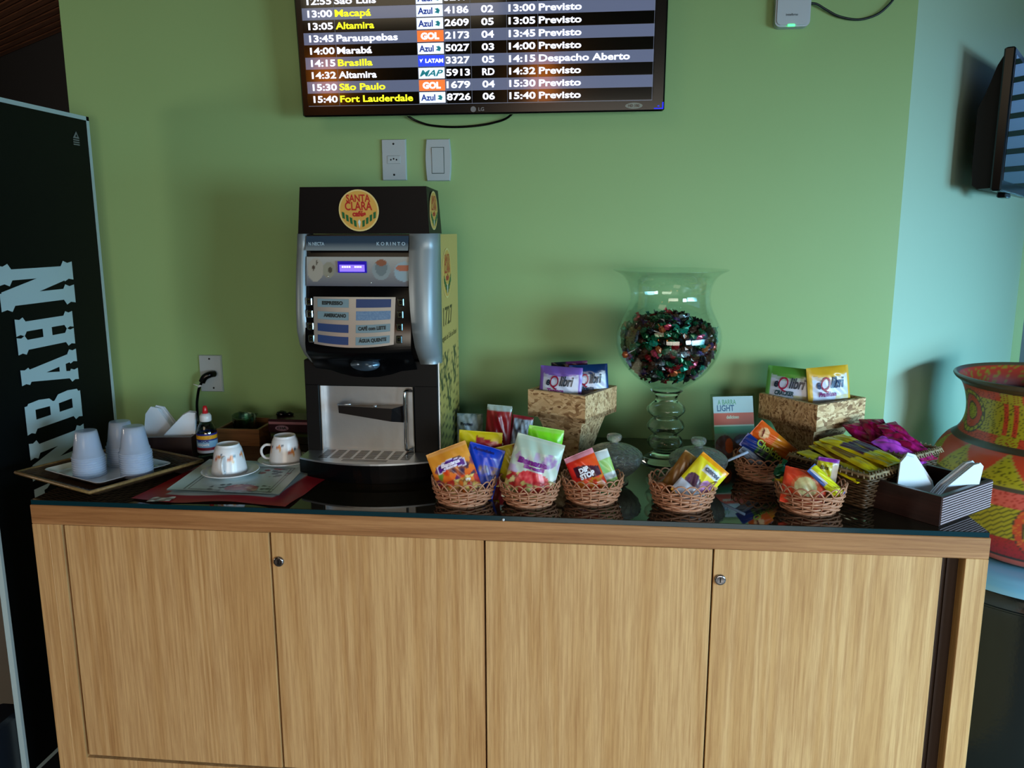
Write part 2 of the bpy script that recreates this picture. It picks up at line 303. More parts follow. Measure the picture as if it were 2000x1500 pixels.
# ------------------------------------------------------------ sideboard and its glass
XL, XR, YF, ZT = -1.262, 0.788, 1.62, 0.90
sb = thing('sideboard', ((XL + XR) / 2, 1.97, 0), 'long oak sideboard with four flat sliding doors under the coffee machine and snacks', 'cabinet')
mb = MB(); mb.box((XL, YF, 0.855), (XR, YW - 0.003, ZT), bev=0.0015); mb.build('top_board', WDX, sb)
mb = MB(); mb.box((XL, YF, 0), (XL + 0.04, 2.30, 0.855), bev=0.001); mb.build('side_panel', WD, sb)
mb = MB(); mb.box((XL + 0.04, YF + 0.001, 0), (-1.192, YF + 0.03, 0.855)); mb.build('filler_strip', WD, sb)
mb = MB(); mb.box((XR - 0.044, YF, 0), (XR, 2.30, 0.855), bev=0.001); mb.build('side_panel', WD, sb)
mb = MB(); mb.box((XL + 0.04, 2.28, 0.1), (XR - 0.044, 2.30, 0.855)); mb.build('back_panel', WIN, sb)
mb = MB(); mb.box((-1.192, YF + 0.004, 0.1), (XR - 0.044, YF + 0.03, 0.27)); mb.build('bottom_rail', WD, sb)
mb = MB(); mb.box((0.722, YF + 0.03, 0.27), (XR - 0.044, YF + 0.25, 0.855)); mb.box((XL + 0.07, YF + 0.035, 0.27), (XR - 0.05, YF + 0.05, 0.853)); mb.build('inner_lining', WIN, sb)
gaps = [-1.188, -0.7068, -0.2303, 0.2489, 0.704]; LOCK = M('lock_metal', (150, 152, 160), 0.2, 1.0)
for i in range(4):
    mb = MB(); mb.box((gaps[i] + 0.002, YF + 0.003 + (0.003 if i % 2 else 0), 0.278), (gaps[i + 1] - 0.002, YF + 0.022, 0.8535), bev=0.0008); dd = mb.build('door', WD, sb)
    if i in (1, 3):
        x = (-0.689, 0.265)[i // 2]; z = 0.787; R = Matrix.Translation((x, YF + 0.006, z)) @ Matrix.Rotation(pi / 2, 4, 'X')
        mb = MB(); mb.lathe([(0.0115, 0), (0.0115, 0.004), (0.0095, 0.0062), (0.007, 0.0055), (0.0, 0.0055)], 24, T=R); mb.box((-0.0012, -0.005, 0.0052), (0.0012, 0.005, 0.0062), 1, T=R); mb.build('lock', [LOCK, BLACK], dd)
gt = thing('glass_top', (0, 1.97, ZT), 'dark reflective sheet of glass with a green edge covering the sideboard top', 'glass top')
mb = MB(); mb.box((XL + 0.003, YF + 0.002, ZT + 0.0003), (XR - 0.003, YW - 0.005, ZT + 0.0115), bev=0.0008); o = mb.build('sheet', [TOPG], gt)
mb = MB(); mb.box((XL + 0.004, YF + 0.0006, ZT + 0.001), (XR - 0.004, YF + 0.002, ZT + 0.011)); mb.build('polished_edge', GEDGE, gt)
mb = MB(); mb.lathe([(0.003, 0), (0.003, 0.003), (0.0, 0.004)], 10, T=Matrix.Translation((-0.189, YF, ZT + 0.004)) @ Matrix.Rotation(pi / 2, 4, 'X')); mb.build('clear_bumper', WHITEP, gt)
H = ZT + 0.012

# ------------------------------------------------------------ banner
bx = -1.437
bn = thing('banner', (bx, 1.99, 0), 'tall black banner with large white sideways lettering left of the sideboard', 'banner')
mb = MB(); mb.box((bx - 0.012, 1.728, 0.118), (bx, 2.248, 1.82)); mb.build('panel', M('banner_black', (2, 6, 10), 0.5, spec=0.2), bn)
mb = MB(); ww = 0.012
WB = M('banner_white', (178, 205, 214), 0.5)
mb.box((bx - 0.013, 1.726, 0.116), (bx + 0.001, 1.726 + 0.009, 1.822)); mb.box((bx - 0.013, 2.25 - ww, 0.116), (bx + 0.001, 2.25, 1.822)); mb.box((bx - 0.013, 1.726, 1.822 - 0.011), (bx + 0.001, 2.25, 1.822)); mb.box((bx - 0.013, 1.726, 0.116), (bx + 0.001, 2.25, 0.127)); mb.build('border', WB, bn)
def strokes(ch):
    # letters as polygons in a unit box, x = reading direction, y = letter height
    def stem(a, b): return [[(a, 0.06), (b, 0.06), (b, 0.94), (a, 0.94)]]
    def foot(a, b, y0):  # flared spurred serif
        w = 0.10; s = 1 if y0 < 0.5 else -1; yb = y0
        return [[(a - w, yb), (b + w, yb), (b + w * 0.7, yb + s * 0.07), (b + w * 1.25, yb + s * 0.13), (b, yb + s * 0.17), (a, yb + s * 0.17), (a - w * 1.25, yb + s * 0.13), (a - w * 0.7, yb + s * 0.07)]]
    L = []
    if ch == 'N':
        L += stem(0.1, 0.36) + stem(0.66, 0.9) + foot(0.1, 0.34, 0) + foot(0.66, 0.9, 0) + foot(0.1, 0.3, 1) + foot(0.66, 0.9, 1) + [[(0.1, 0.98), (0.42, 0.98), (0.9, 0.06), (0.6, 0.06)]]
    if ch == 'H': L += stem(0.1, 0.38) + stem(0.62, 0.9) + [[(0.3, 0.4), (0.7, 0.4), (0.7, 0.56), (0.3, 0.56)]] + foot(0.1, 0.38, 0) + foot(0.62, 0.9, 0) + foot(0.1, 0.38, 1) + foot(0.62, 0.9, 1)
    if ch == 'A': L += [[(0.06, 0.03), (0.3, 0.03), (0.62, 0.97), (0.36, 0.97)], [(0.94, 0.03), (0.66, 0.03), (0.36, 0.97), (0.66, 0.97)], [(0.2, 0.22), (0.8, 0.22), (0.78, 0.34), (0.22, 0.34)]] + foot(0.1, 0.28, 0) + foot(0.7, 0.92, 0) + foot(0.36, 0.64, 1)
    if ch in 'BE': L += stem(0.1, 0.38) + foot(0.1, 0.38, 0) + foot(0.1, 0.38, 1) + [[(0.3, 0.0), (0.86, 0.0), (0.86, 0.17), (0.3, 0.17)], [(0.3, 0.83), (0.86, 0.83), (0.86, 1.0), (0.3, 1.0)]]
    if ch == 'B': L += [[(0.3, 0.42), (0.78, 0.42), (0.78, 0.58), (0.3, 0.58)], [(0.7, 0.0), (0.94, 0.06), (0.98, 0.24), (0.94, 0.42), (0.76, 0.5), (0.66, 0.42)], [(0.7, 1.0), (0.92, 0.94), (0.95, 0.76), (0.9, 0.58), (0.74, 0.5), (0.66, 0.58)]]
    if ch == 'E': L += [[(0.3, 0.42), (0.74, 0.42), (0.74, 0.58), (0.3, 0.58)], [(0.72, 0), (0.94, 0), (0.94, 0.3), (0.8, 0.22)], [(0.72, 1), (0.94, 1), (0.94, 0.7), (0.8, 0.78)]]
    if ch == 'I': L += stem(0.25, 0.75) + foot(0.25, 0.75, 0) + foot(0.25, 0.75, 1)
    if ch == 'S': L += [[(0.1, 0.0), (0.8, 0.0), (0.95, 0.12), (0.95, 0.2), (0.1, 0.2)], [(0.66, 0.1), (0.95, 0.1), (0.95, 0.45), (0.8, 0.58), (0.66, 0.5)], [(0.1, 0.55), (0.2, 0.42), (0.85, 0.42), (0.8, 0.58), (0.1, 0.58)], [(0.08, 0.5), (0.36, 0.5), (0.36, 0.9), (0.2, 1.0), (0.08, 0.88)], [(0.2, 0.8), (0.92, 0.8), (0.92, 1.0), (0.2, 1.0)]]
    return L
for ch, z0, z1, hh in (('N', 1.312, 1.424, 0.285), ('H', 1.200, 1.290, 0.225), ('A', 1.100, 1.184, 0.225), ('B', 0.994, 1.080, 0.225), ('N', 0.872, 0.972, 0.225), ('E', 0.775, 0.855, 0.225), ('S', 0.675, 0.755, 0.225), ('I', 0.605, 0.655, 0.2), ('E', 0.49, 0.585, 0.19)):
    mb = MB()
    for n_, poly in enumerate(strokes(ch)):
        P = [(bx + 0.0012 + 0.00012 * n_, 2.09 + (0.02 if hh > 0.25 else 0) - y * hh, z0 + x * (z1 - z0)) for x, y in poly]
        a = sum((P[i][1] * P[(i + 1) % len(P)][2] - P[(i + 1) % len(P)][1] * P[i][2]) for i in range(len(P)))
        if a < 0: P = P[::-1]
        k = len(P); mb.add(P, [tuple(range(k))])
    mb.build('letter', WB, bn)
mb = MB(); mb.add([(bx + 0.001, 2.17, 1.757), (bx + 0.001, 2.198, 1.757), (bx + 0.001, 2.186, 1.776)], [(0, 1, 2)]); mb.add([(bx + 0.0014, 2.18, 1.761), (bx + 0.0014, 2.19, 1.761), (bx + 0.0014, 2.186, 1.769)], [(0, 1, 2)], 1)
for k in range(3): mb.box((bx + 0.0005, 2.171, 1.751 - k * 0.006), (bx + 0.001, 2.197, 1.754 - k * 0.006))
mb.build('small_emblem', [M('faded_white', (120, 126, 130), 0.5), DARK], bn)
mb = MB(); mb.box((bx - 0.10, 1.64, 0.0), (bx - 0.014, 1.78, 0.30), bev=0.01); mb.box((bx - 0.014, 1.75, 0.0), (bx - 0.001, 2.22, 0.115)); mb.build('base_foot', M('foot_black', (20, 26, 34), 0.3), bn)

# ------------------------------------------------------------ wall television
tv = thing('wall_television', (-0.316, 2.2, 1.805), 'wide black flat television on the green wall showing a flight departure board', 'television', rot=(radians(5.0), 0, 0))
TW = 0.4785; TH = 0.56
mb = MB(); mb.box((-TW, 0, 0), (TW, 0.035, TH), bev=0.004); mb.build('casing', BLACK, tv, world=False)
mb = MB(); mb.box((-0.36, 0.035, 0.06), (0.36, 0.062, TH - 0.06), bev=0.01); mb.build('back_cover', BLACKM, tv, world=False)
mb = MB(); mb.box((-0.1, 0.062, 0.12), (0.1, 0.08, 0.42)); mb.build('wall_bracket', BLACKM, tv, world=False)
SX0, SX1, SZ0, SZ1 = -0.459, 0.447, 0.027, TH - 0.022
mb = MB(); mb.box((SX0 - 0.002, -0.0006, SZ0 - 0.002), (SX1 + 0.002, 0.001, SZ1)); scr = mb.build('screen', SCREENB, tv, world=False)
def pxl(p): return SX0 + (p - 603) * 0.001348
RH = 0.0299
BAND = [M('screen_black', (4, 4, 6), 0.09, emit=0.1, spec=0.7), M('screen_grey', (84, 92, 116), 0.09, emit=0.85, spec=0.7)]
TWH = EM('screen_white', (232, 236, 255), 1.3); TYE = EM('screen_yellow', (236, 236, 40), 1.1)
cells = {'azul': EM('screen_cell_white', (215, 226, 245), 1.0), 'gol': EM('screen_cell_orange', (232, 110, 50), 1.0), 'latam': EM('screen_cell_blue', (40, 66, 214), 1.0), 'map': EM('screen_cell_white_plain', (215, 226, 245), 1.0)}
BLU = EM('print_blue', (22, 52, 140), 0.5); TEAL = EM('print_teal', (24, 120, 130), 0.6)
rows = [('15:40', 'Fort Lauderdale', 146, 1, 'azul', '8726', '06', 'Previsto', 80), ('15:30', 'São Paulo', 92, 1, 'gol', '1679', '04', 'Previsto', 80), ('14:32', 'Altamira', 76, 0, 'map', '5913', 'RD', 'Previsto', 80),
        ('14:15', 'Brasília', 69, 1, 'latam', '3327', '05', 'Despacho Aberto', 171), ('14:00', 'Marabá', 69, 0, 'azul', '5027', '03', 'Previsto', 80), ('13:45', 'Parauapebas', 121, 0, 'gol', '2173', '04', 'Previsto', 80),
        ('13:05', 'Altamira', 76, 1, 'azul', '2609', '05', 'Previsto', 80), ('13:00', 'Macapá', 71, 1, 'azul', '4186', '02', 'Previsto', 80), ('12:55', 'São Luís', 82, 0, 'azul', '5217', '01', 'Previsto', 80), ('12:45', 'Macapá', 71, 1, 'gol', '1571', '04', 'Previsto', 80)]
rows[8] = ('12:55', 'São Luis', 82, 0, 'azul', '5217', '01', 'Previsto', 80); rows[3] = ('14:15', 'Brasilla', 69, 1, 'latam', '3327', '05', 'Despacho Aberto', 171)
for k in range(17):
    z0 = SZ0 + 0.002 + k * RH
    mb = MB(); mb.box((SX0, -0.0012, z0), (SX1, -0.0006, z0 + RH - 0.0006)); rw = mb.build('screen_row', BAND[k % 2], tv, world=False)
    if k >= len(rows): continue
    tm, city, cw, yel, lg, num, gate, st, sw = rows[k]; mb = MB(); zt = z0 + 0.0072; B = 0.00062; SZ = 0.0228
    for nm_, tx_, p_, w_, mm_ in (('departure_time', tm, 614, 0.066, TWH), ('destination', city, 668, cw * 0.001348, TYE if yel else TWH), ('flight_number', num, 881, 0.0625, TWH), ('gate_number', gate, 951, 0.032, TWH), ('estimated_time', tm, 1003, 0.068, TWH), ('flight_status', st, 1060, sw * 0.001348, TWH)):
        mb = MB(); add_text(mb, tx_, SZ, XZ(pxl(p_), -0.0022, zt), w_, bold=B); mb.build(nm_, mm_, rw, world=False)
    mb = MB(); mb.box((pxl(827), -0.002, z0 + 0.001), (pxl(878), -0.0012, z0 + RH - 0.002))
    if lg == 'azul':
        add_text(mb, 'Azul', 0.021, XZ(pxl(830), -0.0026, zt), 0.038, mi=1, bold=0.0006)
        mb.prism([(0, 0.004), (0.011, 0.001), (0.014, 0.009), (0.009, 0.014), (0.001, 0.012), (0.006, 0.008)], 0.0004, 2, T=XZ(pxl(862), -0.0022, zt - 0.001))
    if lg == 'gol': add_text(mb, 'GOL', 0.021, XZ(pxl(834), -0.0026, zt), 0.048, mi=3, bold=0.0012)
    if lg == 'latam':
        add_text(mb, 'LATAM', 0.013, XZ(pxl(841), -0.0026, zt + 0.003), 0.047, mi=3, bold=0.0006); mb.prism([(0, 0.009), (0.003, 0), (0.009, 0.01), (0.004, 0.007)], 0.0004, 3, T=XZ(pxl(830), -0.0022, zt + 0.003))
    if lg == 'map': add_text(mb, 'MAP', 0.021, XZ(pxl(829), -0.0026, zt), 0.062, mi=2, bold=0.0005, shear=0.35)
    mb.build('airline_logo', [cells[lg], BLU, TEAL, TWH], rw, world=False)
mb = MB(); LN = EM('screen_line', (110, 118, 135), 0.5)
for p in (666, 826, 880, 930, 999, 1058, 1274): mb.box((pxl(p), -0.0016, SZ0), (pxl(p) + 0.0007, -0.0012, SZ0 + 17 * RH))
mb.box((SX0, -0.0016, SZ0 - 0.0006), (SX1, -0.0012, SZ0 + 0.0006)); mb.build('column_line', LN, scr, world=False)
GREYL = M('logo_grey', (120, 122, 126), 0.4)
mb = MB(); mb.prism(disc(0.0072, 20), 0.0006, 0, T=XZ(pxl(932), -0.0004, 0.0125)); add_text(mb, 'LG', 0.0125, XZ(pxl(942), -0.0006, 0.008), 0.015, bold=0.0003); mb.build('maker_emblem', GREYL, tv, world=False)
mb = MB(); mb.prism([(0.021 * cos(a) * (1 if abs(cos(a)) < .8 else 1.05), 0.0075 * sin(a)) for a in [2 * pi * i / 24 for i in range(24)]], 0.0005, 0, T=XZ(pxl(1241), -0.0004, 0.014)); add_text(mb, 'HD 100', 0.009, XZ(pxl(1230), -0.0012, 0.011), 0.029, mi=1, bold=0.0004); mb.build('oval_sticker', [M('sticker_grey', (118, 126, 118), 0.4), BLACK], tv, world=False)
mb = MB(); mb.box((0.452, -0.001, 0.005), (0.476, 0, 0.008)); mb.box((0.4725, -0.001, 0.005), (0.476, 0, 0.022)); mb.box((0.461, -0.001, 0.011), (0.4655, 0, 0.014)); mb.build('corner_mark', EM('blue_mark', (30, 40, 220), 0.7), tv, world=False)
cp = [(-0.56, 2.27, 1.86), (-0.53, 2.30, 1.818), (-0.49, 2.308, 1.798), (-0.45, 2.309, 1.790), (-0.40, 2.309, 1.787), (-0.345, 2.309, 1.789), (-0.295, 2.308, 1.796), (-0.25, 2.30, 1.81), (-0.21, 2.27, 1.845)]
def smoothp(p, n=6):
    out = []; P = [Vector(q) for q in p]
    for i in range(len(P) - 1):
        a, b, c, d_ = P[max(i - 1, 0)], P[i], P[i + 1], P[min(i + 2, len(P) - 1)]
        for k in range(n):
            t = k / n; out.append(0.5 * ((2 * b) + (c - a) * t + (2 * a - 5 * b + 4 * c - d_) * t * t + (3 * b - a - 3 * c + d_) * t ** 3))
    return out + [P[-1]]
mb = MB(); mb.tube(smoothp(cp), 0.0032, 8); tag(mb.build('television_cable', BLACK), 'black cable sagging below the wide television on the green wall', 'cable')

# ------------------------------------------------------------ sockets, switch, router
def plate_mb(x0, x1, z0, z1, bulge=0.0, t=0.009):
    mb = MB(); n = 14; pts = []
    def edge(k): return bulge * sin(pi * k)
    P = [(x0 - edge(i / n), z0 + (z1 - z0) * i / n) for i in range(n + 1)][::-1]; Q = [(x1 + edge(i / n), z0 + (z1 - z0) * i / n) for i in range(n + 1)]
    poly = Q + P; cx = (x0 + x1) / 2; cz = (z0 + z1) / 2; k = len(poly); V = []
    for s_, y in ((1, YW), (1, YW - t * 0.5), (0.94, YW - t)):
        V += [(cx + (x - cx) * s_, y, cz + (z - cz) * (1 - (1 - s_) * 0.6)) for x, z in poly]
    F = [tuple(2 * k + i for i in range(k))] + [(l * k + i, l * k + (i + 1) % k, (l + 1) * k + (i + 1) % k, (l + 1) * k + i) for l in range(2) for i in range(k)]
    return mb.add(V, F)
PL = M('socket_plastic', (168, 182, 188), 0.25, coat=0.4); HOLE = M('hole_black', (6, 8, 8), 0.5)
def screw(t, x, z): MB().lathe([(0.0028, 0), (0.0028, 0.0008), (0, 0.001)], 12, T=Matrix.Translation((x, YW - 0.009, z)) @ Matrix.Rotation(pi / 2, 4, 'X'), mi=0).build('screw', HOLE, t)
t = thing('wall_socket', (-0.575, YW, 1.70), 'pale socket plate with an empty three-hole outlet under the television', 'socket')
plate_mb(-0.610, -0.540, 1.645, 1.757).build('plate', PL, t)
screw(t, -0.575, 1.744); screw(t, -0.575, 1.660)
mb = MB(); mb.box((-0.594, YW - 0.011, 1.690), (-0.556, YW - 0.0088, 1.712), bev=0.001); ins = mb.build('insert', PL, t)
for x, z in ((-0.583, 1.701), (-0.575, 1.7035), (-0.567, 1.701)): MB().lathe([(0.0024, 0), (0, 0.0003)], 10, T=Matrix.Translation((x, YW - 0.0111, z)) @ Matrix.Rotation(pi / 2, 4, 'X')).build('pin_hole', HOLE, ins)
t = thing('light_switch', (-0.449, YW, 1.70), 'pale rocker switch plate with bulging sides right of the empty socket', 'switch')
plate_mb(-0.482, -0.416, 1.642, 1.756, 0.004, 0.011).build('plate', PL, t)
mb = MB(); mb.box((-0.467, YW - 0.0115, 1.662), (-0.431, YW - 0.0105, 1.734)); mb.build('gap', M('switch_gap', (60, 84, 84), 0.5), t)
mb = MB(); mb.add([(-0.4655, YW - 0.012, 1.664), (-0.4325, YW - 0.012, 1.664), (-0.4325, YW - 0.0145, 1.732), (-0.4655, YW - 0.0145, 1.732)], [(0, 1, 2, 3)]); mb.build('rocker', PL, t)
t = thing('wall_socket', (-1.159, YW, 1.08), 'pale socket plate low on the wall with a black plug in it', 'socket')
plate_mb(-1.194, -1.124, 1.026, 1.138).build('plate', PL, t); screw(t, -1.16, 1.127); screw(t, -1.152, 1.038)
t = thing('power_cord', (-1.155, 2.29, 1.0), 'black power cord with plug hanging from the low wall socket behind the napkins', 'cord')
mb = MB(); mb.tube(smoothp([(-1.143, 2.300, 1.083), (-1.150, 2.285, 1.083), (-1.163, 2.278, 1.076), (-1.172, 2.276, 1.062)]), 0.010, 10, rs=None); mb.build('plug', BLACK, t)
mb = MB(); mb.tube(smoothp([(-1.170, 2.277, 1.066), (-1.182, 2.278, 1.045), (-1.190, 2.28, 1.02), (-1.195, 2.28, 0.99), (-1.196, 2.28, 0.95), (-1.192, 2.27, 0.918), (-1.16, 2.26, 0.916)]), 0.0042, 8); mb.build('cable', BLACK, t)
mb = MB(); mb.tube([(-1.181, 2.278, 1.052), (-1.179, 2.278, 1.047)], 0.0065, 8); mb.tube([(-1.184, 2.274, 1.05), (-1.196, 2.27, 1.056)], 0.0012, 5); mb.build('cable_tie', WHITEP, t)
t = thing('router', (0.488, YW, 2.08), 'white wireless router with a green light high on the green wall', 'router')
mb = MB(); T = Matrix.Translation((0, YW, 0))
pts = []
def rrect(x0, z0, x1, z1, r, n=5):
    o = []
    for cx, cz, a0 in ((x1 - r, z0 + r, -pi / 2), (x1 - r, z1 - r, 0), (x0 + r, z1 - r, pi / 2), (x0 + r, z0 + r, pi)):
        for i in range(n + 1): a = a0 + pi / 2 * i / n; o.append((cx + r * cos(a), cz + r * sin(a)))
    return o
mb.prism(rrect(0.444, 2.02, 0.532, 2.20, 0.014), 0.026, T=XZ(0, YW - 0.002, 0)); mb.prism(rrect(0.448, 2.024, 0.528, 2.196, 0.012), 0.004, T=XZ(0, YW - 0.028, 0)); mb.build('body', M('router_white', (176, 190, 200), 0.35), t)
mb = MB(); add_text(mb, 'intelbras', 0.008, XZ(0.470, YW - 0.0325, 2.046), 0.03, bold=0.0002); mb.build('lettering', M('grey_ink', (70, 86, 96), 0.5), t)
mb = MB(); mb.box((0.476, YW - 0.0335, 2.0205), (0.494, YW - 0.030, 2.0255), bev=0.001); mb.build('status_light', EM('green_led', (60, 255, 110), 4.0), t)
mb = MB(); mb.tube(smoothp([(0.528, 2.298, 2.078), (0.548, 2.30, 2.076), (0.575, 2.304, 2.062), (0.608, 2.306, 2.046), (0.655, 2.307, 2.037), (0.695, 2.307, 2.045), (0.722, 2.307, 2.063), (0.745, 2.307, 2.095), (0.76, 2.307, 2.16), (0.76, 2.307, 2.3)]), 0.003, 8); tag(mb.build('router_cable', M('cable_dark_teal', (8, 26, 30), 0.4)), 'dark cable looping to the right of the white router', 'cable')

# ------------------------------------------------------------ second television on the angled wall
sd = Vector((0.53, 0.848, 0)); ang2 = math.atan2(sd.y, sd.x)
t = thing('angled_television', (1.143, 2.515, 1.594), 'black television on the angled right wall, seen from its side with striped reflections', 'television', rot=(0, 0, ang2))
# local x along the screen, local -y = screen normal
Z0, Z1 = 0.02, 0.412
mb = MB(); mb.box((0, 0, Z0), (0.66, 0.028, Z1), bev=0.004); mb.build('casing', BLACK, t, world=False)
mb = MB(); prof = [(0.028, Z0 + 0.01), (0.066, Z0 + 0.008), (0.080, Z0 + 0.02), (0.084, Z0 + 0.08), (0.084, Z0 + 0.235), (0.070, Z0 + 0.27), (0.060, Z0 + 0.30), (0.045, Z0 + 0.35), (0.028, Z1 - 0.01)]
P = [(0.03, y, z) for y, z in prof] + [(0.63, y, z) for y, z in prof]; k = len(prof)
mb.add(P, [tuple(range(k)), tuple(range(2 * k - 1, k - 1, -1))] + [(i, k + i, k + (i + 1) % k, (i + 1) % k) for i in range(k)]); mb.build('back_cover', BLACKM, t, world=False)
mb = MB(); mb.box((0.02, -0.001, Z0 + 0.03), (0.64, 0.0005, Z1 - 0.02)); mb.build('screen', M('screen_mirror_black', (10, 12, 16), 0.03, spec=1.0, coat=1.0), t, world=False)
mb = MB(); mb.box((0.15, 0.005, Z0 - 0.014), (0.25, 0.03, Z0 + 0.001), bev=0.003); mb.build('sensor_bump', BLACK, t, world=False)
mb = MB(); mb.box((0.15, 0.084, 0.12), (0.36, 0.094, 0.24)); mb.box((0.2, 0.09, 0.14), (0.26, 0.112, 0.22)); mb.build('wall_bracket', BLACKM, t, world=False)

# ------------------------------------------------------------ coffee machine
X0, X1, YB = -0.713, -0.377, 2.18
cm = thing('coffee_machine', (-0.545, 2.0, H), 'tall black and silver coffee vending machine with a round yellow coffee emblem on top', 'coffee machine')
mb = MB(); mb.box((X0 + 0.01, 1.93, 0.93), (X1 - 0.004, YB, 1.496), bev=0.003); mb.box((X0, 1.90, 1.13), (X1 - 0.003, 1.93, 1.195), bev=0.002); mb.box((X0, 1.90, 0.945), (-0.678, 1.935, 1.135), bev=0.002); mb.box((-0.440, 1.90, 0.945), (X1 - 0.003, 1.935, 1.135), bev=0.002); mb.build('body', BLACKM, cm)
# fascia: silver wings and black centre, lofted up the door
prof = [(1.498, 1.880), (1.46, 1.872), (1.42, 1.862), (1.37, 1.853), (1.32, 1.847), (1.27, 1.846), (1.235, 1.855), (1.21, 1.872), (1.188, 1.895)]
outl = [-0.714, -0.714, -0.714, -0.714, -0.714, -0.714, -0.712, -0.708, -0.700]; inl = [-0.686, -0.686, -0.686, -0.685, -0.684, -0.680, -0.676, -0.672, -0.668]
inr = [-0.436, -0.436, -0.436, -0.434, -0.431, -0.427, -0.424, -0.421, -0.420]; outr = [-0.374] * 9
def wing(o_, i_, sgn):
    mb = MB(); V = []; n = 6
    for (z, y), xo, xi in zip(prof, o_, i_):
        V += [(xo, 1.935, z), (xo, y + 0.022, z), (xo + sgn * 0.007, y + 0.006, z), (xo + sgn * 0.018, y, z), (xi, y - 0.002, z), (xi, 1.935, z)]
    F = [(l * n + i, l * n + (i + 1) % n, (l + 1) * n + (i + 1) % n, (l + 1) * n + i) for l in range(len(prof) - 1) for i in range(n)]
    F2 = [tuple(range(n)), tuple((len(prof) - 1) * n + i for i in range(n - 1, -1, -1))]
    if sgn < 0: F = [f[::-1] for f in F]; F2 = [f[::-1] for f in F2]
    mb.add(V, [f[::-1] for f in F], 0, True); mb.f += [f[::-1] for f in F2]; mb.m += [0, 0]; mb.sm += [False, False]; return mb
wing(outl, inl, 1).build('silver_wing', SILVER, cm); wing(outr, inr, -1).build('silver_wing', SILVER, cm)
mb = MB(); V = []; cprof = [(1.496, 1.884), (1.40, 1.872), (1.37, 1.862), (1.36, 1.852), (1.30, 1.838), (1.24, 1.828), (1.222, 1.832), (1.20, 1.862), (1.17, 1.895), (1.135, 1.905)]
for z, y in cprof:
    w = 0.03 if z < 1.3 else 0.0
    for k in range(9):
        s_ = k / 8; x = -0.684 + (-0.430 + 0.684) * s_; V.append((x, y + 0.010 * (2 * s_ - 1) ** 2 * (1 if z < 1.37 else 0.2), z - (0.006 * (1 - (2 * s_ - 1) ** 2) if 1.2 < z < 1.26 else 0)))
F = [(j * 9 + i, j * 9 + i + 1, (j + 1) * 9 + i + 1, (j + 1) * 9 + i)[::-1] for j in range(len(cprof) - 1) for i in range(8)]
mb.add(V, F, 0, True); mb.build('door_centre', BLACK, cm)
def grad_panel(name, x0, x1, z0, z1, y0, y1, colf, nu=60, nv=20, mat=None):
    mb = MB(); mb.grid(lambda a, b: (x0 + (x1 - x0) * a, y0 + (y1 - y0) * b - 0.0, z0 + (z1 - z0) * b), nu, nv, col=colf); 
    mb.box((x0, y1 + 0.0005, z0), (x1, y1 + 0.004, z1), 1); return mb.build(name, [mat or PRINT, BLACK], cm)
def mixc(a, b, t): t = max(0, min(1, t)); return tuple(a[i] * (1 - t) + b[i] * t for i in range(3))
L_ = lambda *c: lin(c)
tp = grad_panel('top_strip', -0.682, -0.437, 1.459, 1.4925, 1.864, 1.8755, lambda u, v: mixc(L_(120, 134, 142), L_(28, 58, 82), (v - 0.1) * 2.2))
mb = MB(); add_text(mb, 'N NECTA', 0.0105, XZ(-0.675, 1.868, 1.471), 0.038, bold=0.0003); add_text(mb, 'K O R I N T O', 0.0105, XZ(-0.512, 1.868, 1.471), 0.068, bold=0.0003); mb.build('lettering', M('pale_blue_ink', (150, 180, 200), 0.4), tp)
def photo(u, v):
    c = mixc(L_(72, 82, 100), L_(150, 156, 156), v * 1.1)
    def ell(cx, cy, rx, ry): return ((u - cx) / rx) ** 2 + ((v - cy) / ry) ** 2
    if ell(0.09, 0.55, 0.08, 0.4) < 1: c = L_(150, 150, 142)
    if ell(0.07, 0.62, 0.012, 0.09) < 1 or ell(0.1, 0.8, 0.01, 0.09) < 1: c = L_(40, 34, 30)
    if ell(0.22, 0.55, 0.06, 0.28) < 1: c = L_(128, 132, 120)
    if ell(0.235, 0.55, 0.025, 0.1) < 1: c = L_(46, 50, 42)
    if ell(0.735, 0.55, 0.09, 0.33) < 1: c = L_(120, 140, 148)
    if ell(0.735, 0.62, 0.058, 0.27) < 1: c = L_(88, 110, 120)
    if ell(0.735, 0.8, 0.055, 0.11) < 1: c = L_(122, 66, 44)
    if ell(0.96, 0.5, 0.1, 0.34) < 1: c = L_(130, 160, 176)
    if ell(0.95, 0.62, 0.075, 0.11) < 1: c = L_(158, 90, 70)
    return c
pp = grad_panel('photo_panel', -0.682, -0.437, 1.377, 1.4445, 1.858, 1.870, photo, 100, 30)
mb = MB(); mb.box((-0.604, 1.8595, 1.408), (-0.536, 1.864, 1.4345)); ds = mb.build('display', EM('lcd_dark', (24, 10, 130), 0.9), cm)
mb = MB(); mb.box((-0.6, 1.859, 1.4105), (-0.540, 1.8595, 1.4265)); mb.build('lcd_field', EM('lcd_light', (118, 96, 232), 1.3), ds)
mb = MB()
for x, w in ((-0.594, 0.022), (-0.564, 0.018)):
    for j in range(4): mb.box((x + j * w / 4, 1.8585, 1.4195), (x + (j + 0.72) * w / 4, 1.859, 1.4235))
mb.build('lcd_characters', EM('lcd_white', (210, 205, 255), 1.5), ds)
mb = MB(); mb.prism([(-0.1, 0), (0.1, 0), (0.094, -0.088), (-0.01, -0.097), (-0.088, -0.088)], 0.001)
